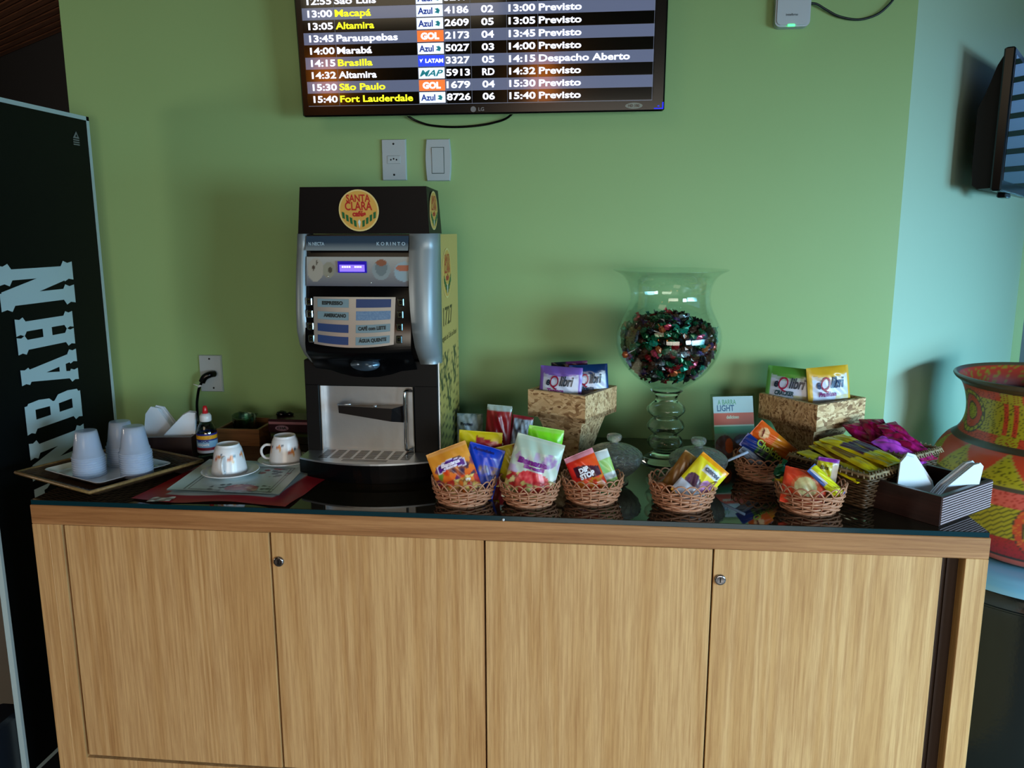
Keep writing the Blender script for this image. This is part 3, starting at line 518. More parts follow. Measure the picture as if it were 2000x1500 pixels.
# menu panel with curved bottom
mb = MB(); mx0, mx1 = -0.663, -0.466
def mfun(u, v):
    zt = 1.3525; zb = 1.244 - 0.008 * (1 - (2 * u - 1) ** 2) + 0.0; z = zb + (zt - zb) * v; x = mx0 + (mx1 - mx0) * u + (0.5 - u) * 0.006 * (1 - v)
    return (x, 1.8275 + (z - 1.24) * 0.17 + 0.004 * (2 * u - 1) ** 2, z)
mb.grid(mfun, 24, 8); mp_ = mb.build('menu_panel', M('menu_silver', (176, 184, 188), 0.28, 0.7), cm)
LAB = M('label_pale_blue', (112, 140, 152), 0.35); LABB = M('label_blue', (30, 62, 110), 0.3); INK = M('ink_dark', (16, 34, 40), 0.5)
def mpos(u, v, off=0.0): p = mfun(u, v); return Vector((p[0], p[1] - off, p[2]))
def mstrip(name, u0, v0, u1, v1, mat, off):
    mb = MB(); mb.grid(lambda a, b: mpos(u0 + (u1 - u0) * a, v0 + (v1 - v0) * b, off), 8, 2); return mb.build(name, mat, mp_)
labs = [(0.05, 0.79, 0.44, 0.96, LAB, 'ESPRESSO', 0.11, 0.26), (0.53, 0.79, 0.95, 0.96, LABB, None, 0, 0), (0.05, 0.54, 0.44, 0.70, LAB, 'AMERICANO', 0.13, 0.28), (0.53, 0.54, 0.95, 0.72, M('label_scratched', (128, 158, 186), 0.25, noise=(260, (60, 96, 140))), None, 0, 0),
        (0.05, 0.29, 0.44, 0.45, LABB, None, 0, 0), (0.53, 0.29, 0.95, 0.45, LAB, 'CAFÉ com LEITE', 0.56, 0.34), (0.05, 0.05, 0.44, 0.21, LABB, None, 0, 0), (0.53, 0.05, 0.95, 0.21, LAB, 'ÁGUA QUENTE', 0.57, 0.34)]
for u0, v0, u1, v1, mt, tx, ut, wt in labs:
    sp = mstrip('label_strip', u0, v0, u1, v1, mt, 0.0008)
    if tx:
        mb = MB(); Wd = (mx1 - mx0); P, F = text_geo(tx, 0.0105, wt * Wd, bold=0.0006)
        sp.name = 'label_strip'; mb.add([mpos(ut + p.x / Wd, v0 + 0.055 + p.y / 0.11, 0.0014) for p in P], F); mb.build('menu_lettering', INK, mp_)
for k in range(4):
    for sx in (0, 1):
        z = 1.341 - k * 0.0285; x = (-0.681 + k * 0.0022) if sx == 0 else (-0.461 - k * 0.001)
        y = 1.834 + (z - 1.24) * 0.17
        mb = MB(); mb.box((x, y - 0.004, z - 0.009), (x + 0.0145, y + 0.012, z + 0.009), bev=0.0016); b_ = mb.build('button', CHROME, cm)
        mb = MB(); mb.lathe([(0.0038, 0), (0, 0.0004)], 12, T=Matrix.Translation((x + 0.0072, y - 0.0041, z)) @ Matrix.Rotation(pi / 2, 4, 'X')); mb.build('button_mark', BLACK, b_)
mb = MB()
for x, z in ((-0.6285, 1.3995), (-0.584, 1.383), (-0.526, 1.385)): mb.lathe([(0.0022, 0), (0.0018, 0.0015), (0, 0.002)], 12, T=Matrix.Translation((x, 1.861, z)) @ Matrix.Rotation(pi / 2, 4, 'X'))
mb.build('indicator_lamp', M('lamp_dot', (220, 220, 210), 0.15, 0.8), cm)
mb = MB(); mb.lathe([(0.0, 0), (0.028, 0.001), (0.034, 0.006), (0.036, 0.014)], 28, T=Matrix.Translation((-0.547, 1.872, 1.186)) @ Matrix.Rotation(radians(62), 4, 'X') @ Matrix.Scale(0.45, 4, (0, 1, 0))); mb.build('chin_glint', M('glint_grey', (70, 90, 108), 0.2, 0.6), cm)  # glint on the door's chin, put in as a small grey shape
# cup recess
mb = MB(); mb.box((-0.678, 1.926, 0.945), (-0.44, 1.93, 1.133)); mb.box((-0.676, 1.902, 0.9655), (-0.674, 1.926, 1.132)); mb.box((-0.676, 1.902, 1.13), (-0.442, 1.926, 1.132)); mb.build('steel_recess', STEEL, cm)
mb = MB(); xr = -0.449
mb.tube(smoothp([(xr, 1.922, 1.117), (xr - 0.012, 1.905, 1.119), (xr - 0.014, 1.900, 1.108), (xr - 0.014, 1.900, 1.04), (xr - 0.014, 1.900, 0.985), (xr - 0.012, 1.904, 0.971), (xr, 1.922, 0.972)]), 0.0035, 8); mb.box((-0.4425, 1.897, 0.952), (-0.4405, 1.925, 1.132)); mb.build('handle', CHROME, cm)
mb = MB(); P = [(-0.642, 1.93, 1.075), (-0.622, 1.876, 1.086), (-0.488, 1.872, 1.082), (-0.462, 1.93, 1.082), (-0.640, 1.93, 1.066), (-0.622, 1.876, 1.068), (-0.492, 1.872, 1.050), (-0.462, 1.93, 1.034)]
mb.add(P, [(0, 1, 2, 3), (4, 7, 6, 5), (0, 4, 5, 1), (1, 5, 6, 2), (2, 6, 7, 3)]); mb.build('dispensing_spout', M('spout_black', (14, 11, 12), 0.35), cm)
mb = MB(); mb.tube([(-0.640, 1.925, 1.078), (-0.618, 1.874, 1.089), (-0.590, 1.872, 1.091)], 0.002, 6); mb.lathe([(0.004, 1.082), (0.004, 1.088)], 12, c=(-0.532, 1.882)); mb.build('spout_trim', STEEL, cm)
# drip tray and base
def arcy(u): return 1.788 + 0.045 * (2 * u - 1) ** 2
def traypoly(x0, x1, off=0.0, yb=1.93, n=16): return [(x0 + (x1 - x0) * i / n, arcy(i / n) + off) for i in range(n + 1)] + [(x1, yb), (x0, yb)]
mb = MB(); mb.prism(traypoly(-0.712, -0.378, 0.004), 0.034, T=Matrix.Translation((0, 0, 0.928))); mb.prism(traypoly(-0.700, -0.390, 0.02), 0.016, T=Matrix.Translation((0, 0, H))); mb.box((-0.70, 1.93, H), (-0.39, 2.17, 0.935)); mb.build('base', BLACK, cm)
mb = MB(); mb.prism(traypoly(-0.710, -0.380, 0.0), 0.004, T=Matrix.Translation((0, 0, 0.962))); dt = mb.build('drip_tray', STEEL, cm)
mb = MB()
for j in range(9):
    y = 1.835 + j * 0.0085
    for i in range(8): mb.box((-0.665 + i * 0.029, y, 0.9658), (-0.665 + i * 0.029 + 0.022, y + 0.0035, 0.9664))
for j in range(2): mb.box((-0.6, 1.812 + j * 0.01, 0.9658), (-0.49, 1.8155 + j * 0.01, 0.9664))
mb.build('drain_slot', BLACK, dt)
# yellow wrap on the side
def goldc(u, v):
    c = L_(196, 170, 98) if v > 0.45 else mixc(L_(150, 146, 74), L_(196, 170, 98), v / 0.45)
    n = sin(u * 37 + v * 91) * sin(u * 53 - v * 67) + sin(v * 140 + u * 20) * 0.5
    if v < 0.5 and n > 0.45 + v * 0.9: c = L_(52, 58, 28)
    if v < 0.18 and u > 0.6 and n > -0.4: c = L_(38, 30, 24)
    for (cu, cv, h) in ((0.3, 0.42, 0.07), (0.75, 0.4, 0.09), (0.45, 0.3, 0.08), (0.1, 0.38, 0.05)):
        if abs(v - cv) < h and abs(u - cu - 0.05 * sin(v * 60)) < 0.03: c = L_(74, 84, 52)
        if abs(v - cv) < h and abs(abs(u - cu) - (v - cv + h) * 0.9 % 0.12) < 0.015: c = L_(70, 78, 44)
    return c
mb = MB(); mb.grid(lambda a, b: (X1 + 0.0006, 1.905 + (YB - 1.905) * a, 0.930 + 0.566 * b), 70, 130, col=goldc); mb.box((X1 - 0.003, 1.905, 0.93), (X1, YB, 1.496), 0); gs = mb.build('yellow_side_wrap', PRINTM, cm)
SIDE = lambda y, z: Matrix.Translation((X1 + 0.0012, y, z)) @ Matrix.Rotation(pi / 2, 4, 'Z') @ Matrix.Rotation(pi / 2, 4, 'X')
def coffee_logo(T, r, parent):
    mb = MB(); mb.prism(disc(r, 40), 0.0008, 0, T=T); mb.prism(disc(r * 0.93, 40), 0.0004, 1, T=T @ Matrix.Translation((0, 0, 0.0007)))
    U = T @ Matrix.Translation((0, 0, 0.0014))
    add_text(mb, 'SANTA', r * 0.48, U @ Matrix.Translation((-r * 0.60, r * 0.42, 0)), r * 1.2, mi=2, bold=r * 0.012); add_text(mb, 'CLARA', r * 0.56, U @ Matrix.Translation((-r * 0.68, r * 0.02, 0)), r * 1.36, mi=2, bold=r * 0.014)
    add_text(mb, 'cafés', r * 0.34, U @ Matrix.Translation((-r * 0.33, -r * 0.27, 0)), r * 0.68, mi=2, bold=r * 0.02)
    for s_ in (-1, 1):
        for k in range(4):
            x = s_ * r * (0.14 + 0.19 * k); h = r * (0.36); y0 = -r * (0.80 - 0.13 * k)
            w = r * 0.12; pl = [(x, y0), (x + s_ * w, y0 + h * 0.15), (x + s_ * w * 1.2, y0 + h), (x + s_ * w * 0.1, y0 + h * 0.86)]
            if s_ < 0: pl = pl[::-1]
            mb.prism(pl, 0.0003, 3, T=U)
    mb.prism([(0, -r * 0.85), (r * 0.07, -r * 0.55), (0, -r * 0.42), (-r * 0.07, -r * 0.55)], 0.0003, 4, T=U)
    return mb.build('coffee_emblem', [M('logo_edge_cream', (214, 196, 130), 0.4), M('logo_yellow', (206, 160, 74), 0.4), M('logo_red', (176, 30, 28), 0.4), M('logo_green', (10, 96, 52), 0.4), M('logo_white', (200, 220, 215), 0.4)], parent)
e = coffee_logo(SIDE(2.02, 1.40) @ Matrix.Scale(0.92, 4, (1, 0, 0)), 0.062, cm)
mb = MB(); add_text(mb, '1727', 0.065, SIDE(1.965, 1.272), 0.12, bold=0.0004); add_text(mb, 'Chegada do Café ao Brasil', 0.02, SIDE(1.925, 1.235), 0.22); mb.build('side_lettering', M('olive_ink', (74, 66, 34), 0.5), cm)
# black topper
tb = thing('coffee_machine_topper', (-0.54, 1.95, 1.4965), 'black box sign with round coffee emblem sitting on top of the coffee machine', 'sign')
mb = MB(); P = [(-0.703, 1.878, 1.4975), (-0.389, 1.878, 1.4975), (-0.389, 2.03, 1.4975), (-0.703, 2.03, 1.4975), (-0.690, 1.868, 1.604), (-0.392, 1.868, 1.604), (-0.392, 2.005, 1.600), (-0.690, 2.005, 1.600)]
mb.add(P, [(3, 2, 1, 0), (4, 5, 6, 7), (0, 1, 5, 4), (1, 2, 6, 5), (2, 3, 7, 6), (3, 0, 4, 7)]); mb.build('box', M('topper_black', (5, 5, 8), 0.45, spec=0.2), tb)
coffee_logo(XZ(-0.552, 1.8705, 1.5505, tilt=radians(5)), 0.0475, tb)
coffee_logo(Matrix.Translation((-0.3896, 1.935, 1.551)) @ Matrix.Rotation(pi / 2, 4, 'Z') @ Matrix.Rotation(pi / 2, 4, 'X'), 0.045, tb)

# ------------------------------------------------------------ printed packets
def sd_rect(u, v, x0, y0, x1, y1): return x0 < u < x1 and y0 < v < y1
def ell(u, v, cx, cy, rx, ry): return ((u - cx) / rx) ** 2 + ((v - cy) / ry) ** 2 < 1
def hsh(a, b): t = sin(a * 127.1 + b * 311.7) * 43758.5453; return t - math.floor(t)
def cell(u, v, s, seed=0):
    # jittered cell id, for chips and nuts printed on packets
    best = 9; bid = 0; iu, iv = math.floor(u * s), math.floor(v * s)
    for a in (-1, 0, 1):
        for b in (-1, 0, 1):
            x = iu + a + hsh(iu + a + seed, iv + b); y = iv + b + hsh(iv + b, iu + a + seed + 5)
            d2 = (u * s - x) ** 2 + (v * s - y) ** 2
            if d2 < best: best = d2; bid = hsh(iu + a, iv + b + seed)
    return best, bid
def pick(pal, i): return L_(*pal[int(i * len(pal)) % len(pal)])
def pillow(u, v, w, h, T, wr, seed):
    e = max(0.0, min(1, min(v, 1 - v) / 0.2)); b = (sin(pi * max(0, min(1, u))) ** 0.55) * (e ** 0.7 if e > 0 else 0)
    r = wr * (sin(u * 11 + seed + v * 5) * sin(v * 9 + seed * 2) + 0.5 * sin(u * 23 + v * 17 + seed)) * (0.3 + b)
    x = (u - 0.5) * w * (1 - 0.05 * b); return x, (v - 0.5) * h, T * b, r
def packet(name, label, cat, loc, w, h, rot, paint, back, T=0.012, wr=0.0012, texts=(), group=None, nu=26, nv=34, seed=1, parent=None, crimp=True):
    """rot=(lean back deg, roll deg counter-clockwise seen from the front, yaw deg)"""
    o = thing(name, loc, label, cat, group)
    o.rotation_euler = (Matrix.Rotation(radians(rot[2]), 3, 'Z') @ Matrix.Rotation(radians(-rot[0]), 3, 'X') @ Matrix.Rotation(radians(-rot[1]), 3, 'Y')).to_euler()
    mb = MB(); bk = lin(back)
    mb.grid(lambda u, v: (lambda q: (q[0], -q[2] - q[3], q[1]))(pillow(u, v, w, h, T, wr, seed)), nu, nv, col=paint)
    mb.grid(lambda u, v: (lambda q: (q[0], q[2] + q[3] * 0.5 + 0.0006, q[1]))(pillow(u, v, w, h, T, wr, seed)), 12, 14, col=lambda u, v: bk, flip=True)
    mb.build('pouch', PRINT, o, world=False)
    if crimp:
        m = M('crimp_' + name, (128, 128, 128), 0.3); m.node_tree.nodes['Principled BSDF'].inputs['Base Color'].default_value = (*paint(0.15, 0.97), 1)
        for v0, v1 in ((0.0, 0.055), (0.945, 1.0)):
            mb = MB()
            for k in range(5):
                z = (v0 + (v1 - v0) * (k + 0.5) / 5 - 0.5) * h; mb.box((-w * 0.49, -0.0012, z - h * 0.0056), (w * 0.49, 0.0016 - 0.0004 * (k % 2), z + h * 0.0056))
            mb.build('crimped_seal', m, o, world=False)
    for tx in texts:
        s_, u0, v0, wd, size, rgb = tx[:6]; bold = tx[6] if len(tx) > 6 else 0.0; shear = tx[7] if len(tx) > 7 else 0.0; rl = radians(tx[8]) if len(tx) > 8 else 0.0
        mb = MB(); P, F = text_geo(s_, size * h, wd * w, bold=bold * h, shear=shear)
        V = []
        for p in P:
            x = p.x * cos(rl) - p.y * sin(rl); y = p.x * sin(rl) + p.y * cos(rl)
            u = u0 + x / w; v = v0 + y / h; q = pillow(u, v, w, h, T, wr, seed); V.append((q[0], -q[2] - q[3] - (0.0030 if name == 'cracker_pack' else 0.0018), q[1]))
        mb.add(V, F); mb.build('lettering', M('ink', rgb, 0.35), o, world=False)
    return o
FOOD = [(206, 150, 70), (224, 186, 110), (190, 40, 34), (232, 120, 40), (236, 208, 120), (150, 90, 40)]
def snack(top, mid, pal, split=0.42, accent=None):
    def f(u, v):
        if v > 0.93: return mixc(L_(*top), (0.9, 0.8, 0.6), 0.12)
        if v > split + 0.28: c = L_(*top)
        elif v > split: c = mixc(L_(*mid), L_(*top), (v - split) / 0.28)
        else: d2, i = cell(u, v, 11); c = mixc(pick(pal, i), (0.02, 0.01, 0.01), d2 * 0.9)
        if accent and split - 0.02 < v < split + 0.34:
            d2, i = cell(u, v, 8, 3)
            if i > 0.55: c = mixc(pick(accent, i * 7 % 1), c, d2)
        return c
    return f
def banner_on(f, cx, cy, rx, ry, rgb, edge=(220, 210, 230)):
    def g(u, v):
        y = v - cy - 0.05 * cos((u - cx) / rx * 1.5) + 0.03
        if abs(u - cx) < rx and abs(y) < ry: return L_(*rgb)
        if abs(u - cx) < rx * 1.07 and abs(y) < ry * 1.3: return L_(*edge)
        return f(u, v)
    return g
f_or = banner_on(snack((226, 152, 52), (228, 96, 30), FOOD, 0.46, [(90, 30, 90), (220, 60, 30), (90, 140, 50), (40, 30, 70)]), 0.5, 0.70, 0.33, 0.055, (86, 36, 140))
packet('snack_packet', 'orange dried-fruit snack bag leaning left in the leftmost round basket', 'snack bag', (-0.304, 1.700, 0.972), 0.094, 0.132, (14, 22, 0), f_or, (200, 120, 50), T=0.013, wr=0.0016, nu=40, nv=52, seed=2,
       texts=(('Banana', 0.25, 0.695, 0.5, 0.085, (236, 226, 246), 0.006, 0.2), ('chips', 0.3, 0.655, 0.36, 0.05, (236, 226, 246), 0.004), ('35g', 0.72, 0.36, 0.13, 0.05, (240, 230, 230), 0.006)))
f_bl = lambda u, v: (lambda d: mixc(pick([(120, 90, 40), (60, 60, 90), (30, 60, 170)], d[1]), L_(14, 60, 190), min(1, d[0] * 2)) if v < 0.62 and u > 0.4 else L_(14, 62, 196))(cell(u, v, 8, 5))
packet('snack_packet', 'plain royal blue snack bag behind the orange bag in the leftmost basket', 'snack bag', (-0.252, 1.738, 0.975), 0.082, 0.112, (10, -14, 0), f_bl, (16, 50, 160), T=0.011, seed=3, texts=(('Amendoim', 0.14, 0.88, 0.6, 0.08, (30, 34, 110), 0.003),))
f_yr = lambda u, v: L_(150, 24, 40) if (u > 0.42 and v < 0.92 - (u - 0.42) * 0.2 and v > 0.3) or v < 0.45 else L_(204, 192, 20)
packet('snack_packet', 'yellow bag with dark red patch standing highest at the back of the leftmost basket', 'snack bag', (-0.262, 1.775, 0.992), 0.1, 0.125, (6, -3, 0), f_yr, (190, 176, 30), T=0.010, seed=4, texts=(('Kids', 0.5, 0.66, 0.4, 0.12, (224, 150, 160), 0.006, 0.2, -20),))
f_gy = banner_on(snack((176, 200, 186), (182, 198, 190), [(214, 198, 120), (228, 214, 150), (176, 40, 44), (196, 60, 50), (190, 200, 110)], 0.44, [(178, 160, 196), (190, 200, 190)]), 0.48, 0.60, 0.36, 0.02, (200, 206, 214), (186, 200, 196))
def f_gy2(u, v):
    if ell(u, v, 0.55, 0.40, 0.32, 0.10): d2, i = cell(u, v, 16, 9); return mixc(L_(200, 30, 50), L_(236, 120, 120), d2)
    if ell(u, v, 0.78, 0.70, 0.16, 0.11): d2, i = cell(u, v, 14, 2); return mixc(L_(150, 110, 176), L_(176, 196, 180), d2 * 1.5)
    return f_gy(u, v)
packet('snack_packet', 'pale grey-green snack bag with purple word and red fruit in the second round basket', 'snack bag', (-0.134, 1.712, 0.985), 0.108, 0.145, (12, -14, 0), f_gy2, (180, 190, 180), T=0.014, wr=0.0018, nu=42, nv=54, seed=5,
       texts=(('Banana', 0.14, 0.585, 0.64, 0.115, (116, 34, 130), 0.008, 0.1), ('Brasil', 0.3, 0.52, 0.44, 0.07, (130, 50, 140), 0.005)))
f_gr = snack((118, 210, 30), (120, 200, 60), [(236, 150, 60), (220, 200, 160), (90, 160, 40)], 0.30, [(220, 220, 230), (96, 60, 140)])
packet('snack_packet', 'bright lime green snack bag behind the pale bag in the second basket', 'snack bag', (-0.117, 1.763, 1.005), 0.080, 0.13, (7, -8, 0), f_gr, (110, 190, 40), T=0.011, seed=6, texts=(('Banana', 0.3, 0.62, 0.55, 0.075, (90, 50, 140), 0.005, 0.1),))
packet('snack_packet', 'dull yellow snack bag peeking out on the left of the second basket', 'snack bag', (-0.178, 1.752, 0.975), 0.07, 0.115, (8, 14, 0), lambda u, v: mixc(L_(150, 140, 30), L_(176, 164, 36), v) if u < 0.6 else L_(140, 90, 40), (150, 130, 40), T=0.010, seed=7)
f_kt = lambda u, v: (L_(226, 150, 170) if v > 0.88 else (L_(64, 18, 40) if abs((v - 0.52) + (u - 0.52) * 0.2) < 0.17 - abs(u - 0.5) * 0.12 and 0.15 < u < 0.95 else (mixc(pick([(224, 130, 30), (196, 140, 40), (220, 60, 30)], cell(u, v, 7)[1]), L_(220, 60, 20), 0.3) if v < 0.36 else mixc(L_(214, 30, 34), L_(226, 84, 26), u))))
packet('snack_packet', 'small red bag reading DIP STOP in the third round basket', 'snack bag', (-0.018, 1.735, 0.977), 0.068, 0.092, (16, 24, 0), f_kt, (190, 50, 40), T=0.012, nu=36, nv=44, seed=8, texts=(('DIP', 0.3, 0.53, 0.34, 0.16, (226, 226, 236), 0.010), ('STOP', 0.26, 0.38, 0.52, 0.17, (226, 226, 236), 0.011)))
packet('snack_packet', 'pale green and white bag behind the small red bag in the third basket', 'snack bag', (0.014, 1.765, 0.966), 0.066, 0.1, (8, 20, 0), lambda u, v: L_(200, 214, 216) if v > 0.8 or (0.35 < v < 0.5) else mixc(L_(70, 160, 120), L_(150, 190, 90), u), (150, 190, 170), T=0.010, seed=9)
for i, (nm, lab, loc, w, h, roll, fn_, tx) in enumerate((
        ('snack_packet', 'silver foil bag standing beside the yellow side of the coffee machine', (-0.335, 2.10, 0.968), 0.070, 0.108, 0, lambda u, v: mixc(L_(196, 210, 220), L_(90, 120, 130), cell(u, v, 7)[0] * 1.4), (('Frutas', 0.15, 0.72, 0.5, 0.1, (60, 70, 90), 0.005),)),
        ('snack_packet', 'dark red foil bag reading KIDS STOP, tallest of the bags near the wall', (-0.254, 2.06, 0.984), 0.066, 0.142, -4, lambda u, v: L_(160, 176, 170) if v > 0.9 else mixc(L_(160, 24, 32), L_(40, 12, 14), max(0, 0.6 - v) * 1.6 + cell(u, v, 5)[0] * 0.5), (('KIDS', 0.3, 0.36, 0.45, 0.11, (190, 186, 180), 0.006), ('STOP', 0.28, 0.24, 0.5, 0.11, (190, 186, 180), 0.006))),
        ('snack_packet', 'silver bag with red edge standing right of the dark red bag near the wall', (-0.196, 2.07, 0.970), 0.056, 0.112, -8, lambda u, v: L_(150, 40, 50) if v > 0.93 or u < 0.1 else mixc(L_(176, 190, 204), L_(54, 54, 66), cell(u, v, 6)[0] * 1.8), ()))):
    packet(nm, lab, 'snack bag', loc, w, h, (4, roll, 0), fn_, (120, 120, 125), T=0.012, wr=0.0022, seed=20 + i, texts=tx)
def f_ye(u, v):
    if v > 0.90: return L_(230, 150, 20)
    if v < 0.34: return L_(196, 206, 226)
    if ell(u, v, 0.28, 0.42, 0.2, 0.16) or ell(u, v, 0.44, 0.38, 0.16, 0.15): return mixc(L_(70, 40, 70), L_(110, 70, 96), cell(u, v, 18)[0])
    if ell(u, v, 0.74, 0.47, 0.19, 0.15): return mixc(L_(196, 140, 200), L_(120, 60, 110), cell(u, v, 10)[0])
    if v < 0.5 and u > 0.6 and v < 0.40: return L_(206, 214, 190)
    if abs(u - 0.60) < 0.3 and abs(v - 0.77) < 0.075: return L_(206, 216, 222)
    return mixc(L_(206, 206, 26), L_(226, 210, 40), v)
packet('snack_packet', 'yellow bag with purple-brown biscuits leaning right in the basket before the candy jar', 'snack bag', (0.226, 1.712, 0.972), 0.072, 0.108, (14, -40, 0), f_ye, (206, 190, 60), T=0.011, nu=40, nv=50, seed=10, texts=(('ORION', 0.36, 0.74, 0.5, 0.10, (84, 92, 110), 0.007),))
packet('snack_packet', 'amber brown bag hidden behind the yellow bag in the basket before the candy jar', 'snack bag', (0.196, 1.748, 0.975), 0.058, 0.095, (8, -34, 0), lambda u, v: mixc(L_(150, 110, 50), L_(96, 60, 30), cell(u, v, 5)[0] + 0.2), (110, 76, 34), T=0.010, seed=11)
packet('snack_bar', 'orange wafer bar lying slanted on top of the round basket beside the card holder', 'snack bar', (0.432, 1.952, 1.000), 0.044, 0.118, (10, 50, 0), lambda u, v: L_(214, 90, 26) if v > 0.55 and not ell(u, v, 0.5, 0.8, 0.32, 0.1) else (L_(226, 180, 130) if v > 0.6 else mixc(L_(190, 84, 22), L_(200, 130, 20), v * 1.6)), (180, 80, 20), T=0.012, seed=12, texts=(('wafer', 0.26, 0.78, 0.5, 0.05, (120, 40, 30), 0.003, 0, 20),))
packet('snack_bar', 'dark blue bar with green lettering under the orange wafer bar', 'snack bar', (0.402, 1.928, 0.979), 0.036, 0.118, (10, 54, 0), lambda u, v: L_(16, 40, 110) if v > 0.7 else mixc(L_(20, 26, 40), L_(60, 110, 40), max(0, sin(v * 50)) * (1 if 0.2 < u < 0.8 else 0)), (20, 30, 60), T=0.009, seed=13, texts=(('Chokito', 0.7, 0.75, 1.9, 0.20, (150, 176, 60), 0.006, 0, -90),))
packet('snack_bar', 'narrow silver bar with a number at the left of the basket beside the card holder', 'snack bar', (0.383, 1.922, 0.962), 0.024, 0.09, (14, 46, 0), lambda u, v: mixc(L_(120, 130, 146), L_(60, 66, 84), cell(u, v, 6)[0]), (90, 96, 110), T=0.007, seed=14, texts=(('25g', 0.3, 0.2, 0.5, 0.1, (210, 215, 225), 0.004, 0, 80),))
f_ck = lambda u, v: (mixc(L_(180, 164, 112), L_(206, 192, 140), cell(u, v, 14)[0]) if ell(u, v, 0.5, 0.52, 0.27, 0.27) else (mixc(L_(216, 70, 40), L_(150, 30, 30), cell(u, v, 5)[0]) if not ell(u, v, 0.5, 0.52, 0.33, 0.33) else L_(190, 90, 50)))
packet('snack_packet', 'red packet with a round cracker picture in the right-hand round basket', 'snack bag', (0.446, 1.715, 0.962), 0.092, 0.078, (24, -12, 0), f_ck, (180, 50, 40), T=0.015, wr=0.002, nu=40, nv=40, seed=15)
packet('snack_bar', 'thin yellow sachet with blue and white stripe crossing the red cracker packet', 'snack bar', (0.487, 1.705, 0.981), 0.024, 0.085, (20, 46, 0), lambda u, v: L_(60, 90, 160) if u < 0.25 and v > 0.45 else (L_(206, 214, 226) if u < 0.45 and v > 0.45 else L_(206, 206, 30)), (190, 180, 40), T=0.006, seed=16)
packet('snack_packet', 'small yellow pack with purple top edge at the right of the right-hand round basket', 'snack bag', (0.504, 1.765, 0.985), 0.046, 0.062, (6, -8, 0), lambda u, v: L_(120, 40, 140) if v > 0.86 else (L_(190, 170, 150) if u > 0.68 else L_(176, 170, 20)), (150, 130, 60), T=0.008, seed=17, texts=(('Bis', 0.1, 0.6, 0.4, 0.2, (70, 60, 30), 0.004, 0.2),))
# cracker packs in the chipboard stands (long side across)
def eq(top, edge):
    def f(u, v):
        if u < 0.09 or u > 0.93: return L_(*edge)
        if v > 0.80 - 0.10 * sin(pi * u): return L_(*top)
        if v > 0.70 - 0.10 * sin(pi * u): return mixc(L_(*top), L_(196, 206, 226), 0.6)
        if u > 0.6 and v < 0.22: return mixc(L_(204, 196, 150), L_(196, 206, 226), cell(u, v, 8)[0])
        return L_(196, 206, 230)
    return f
def eqt(second, ink, dark=(30, 44, 60)):
    return (('e', 0.17, 0.42, 0.10, 0.34, dark, 0.012, 0.25), ('Q', 0.26, 0.36, 0.22, 0.52, (150, 20, 60), 0.0, 0.2), ('libri', 0.5, 0.42, 0.34, 0.42, dark, 0.012, 0.3), (second, 0.2, 0.2, 0.42, 0.17, ink, 0.010, 0.2))
packet('cracker_pack', 'lilac and white cracker pack standing in the left chipboard stand', 'cracker pack', (-0.090, 2.060, 1.118), 0.112, 0.084, (7, -1, -12), eq((112, 84, 170), (120, 86, 190)), (110, 80, 170), T=0.013, wr=0.001, nu=40, nv=34, seed=30, texts=eqt('Tapioca', (140, 60, 130)), crimp=False)
packet('cracker_pack', 'dark blue cracker pack half hidden behind the lilac pack', 'cracker pack', (-0.018, 2.095, 1.120), 0.100, 0.082, (5, 3, 5), eq((14, 50, 100), (16, 60, 130)), (14, 50, 100), T=0.012, wr=0.001, nu=40, nv=34, seed=31, texts=eqt('Ricota', (30, 60, 90)), crimp=False)
packet('cracker_pack', 'dark purple pack peeking up behind the lilac and dark blue packs', 'cracker pack', (-0.068, 2.122, 1.120), 0.096, 0.088, (3, 4, 0), lambda u, v: L_(84, 40, 90) if u > 0.4 else L_(20, 34, 44), (50, 40, 70), T=0.009, wr=0.003, seed=32, crimp=False)
packet('cracker_pack', 'green and white cracker pack in the right chipboard stand', 'cracker pack', (0.510, 2.168, 1.103), 0.122, 0.092, (6, -2, -22), eq((84, 150, 60), (100, 176, 90)), (80, 140, 60), T=0.013, wr=0.0002, nu=40, nv=34, seed=33, texts=eqt('CRACKER', (40, 70, 80)), crimp=False)
packet('cracker_pack', 'golden yellow and white cracker pack leaning on the green pack in the right stand', 'cracker pack', (0.600, 2.142, 1.110), 0.114, 0.095, (8, 4, 12), eq((206, 160, 40), (210, 170, 60)), (200, 160, 50), T=0.013, wr=0.0014, nu=40, nv=34, seed=34, texts=eqt('Provolone', (120, 40, 110), (40, 60, 96)), crimp=False)

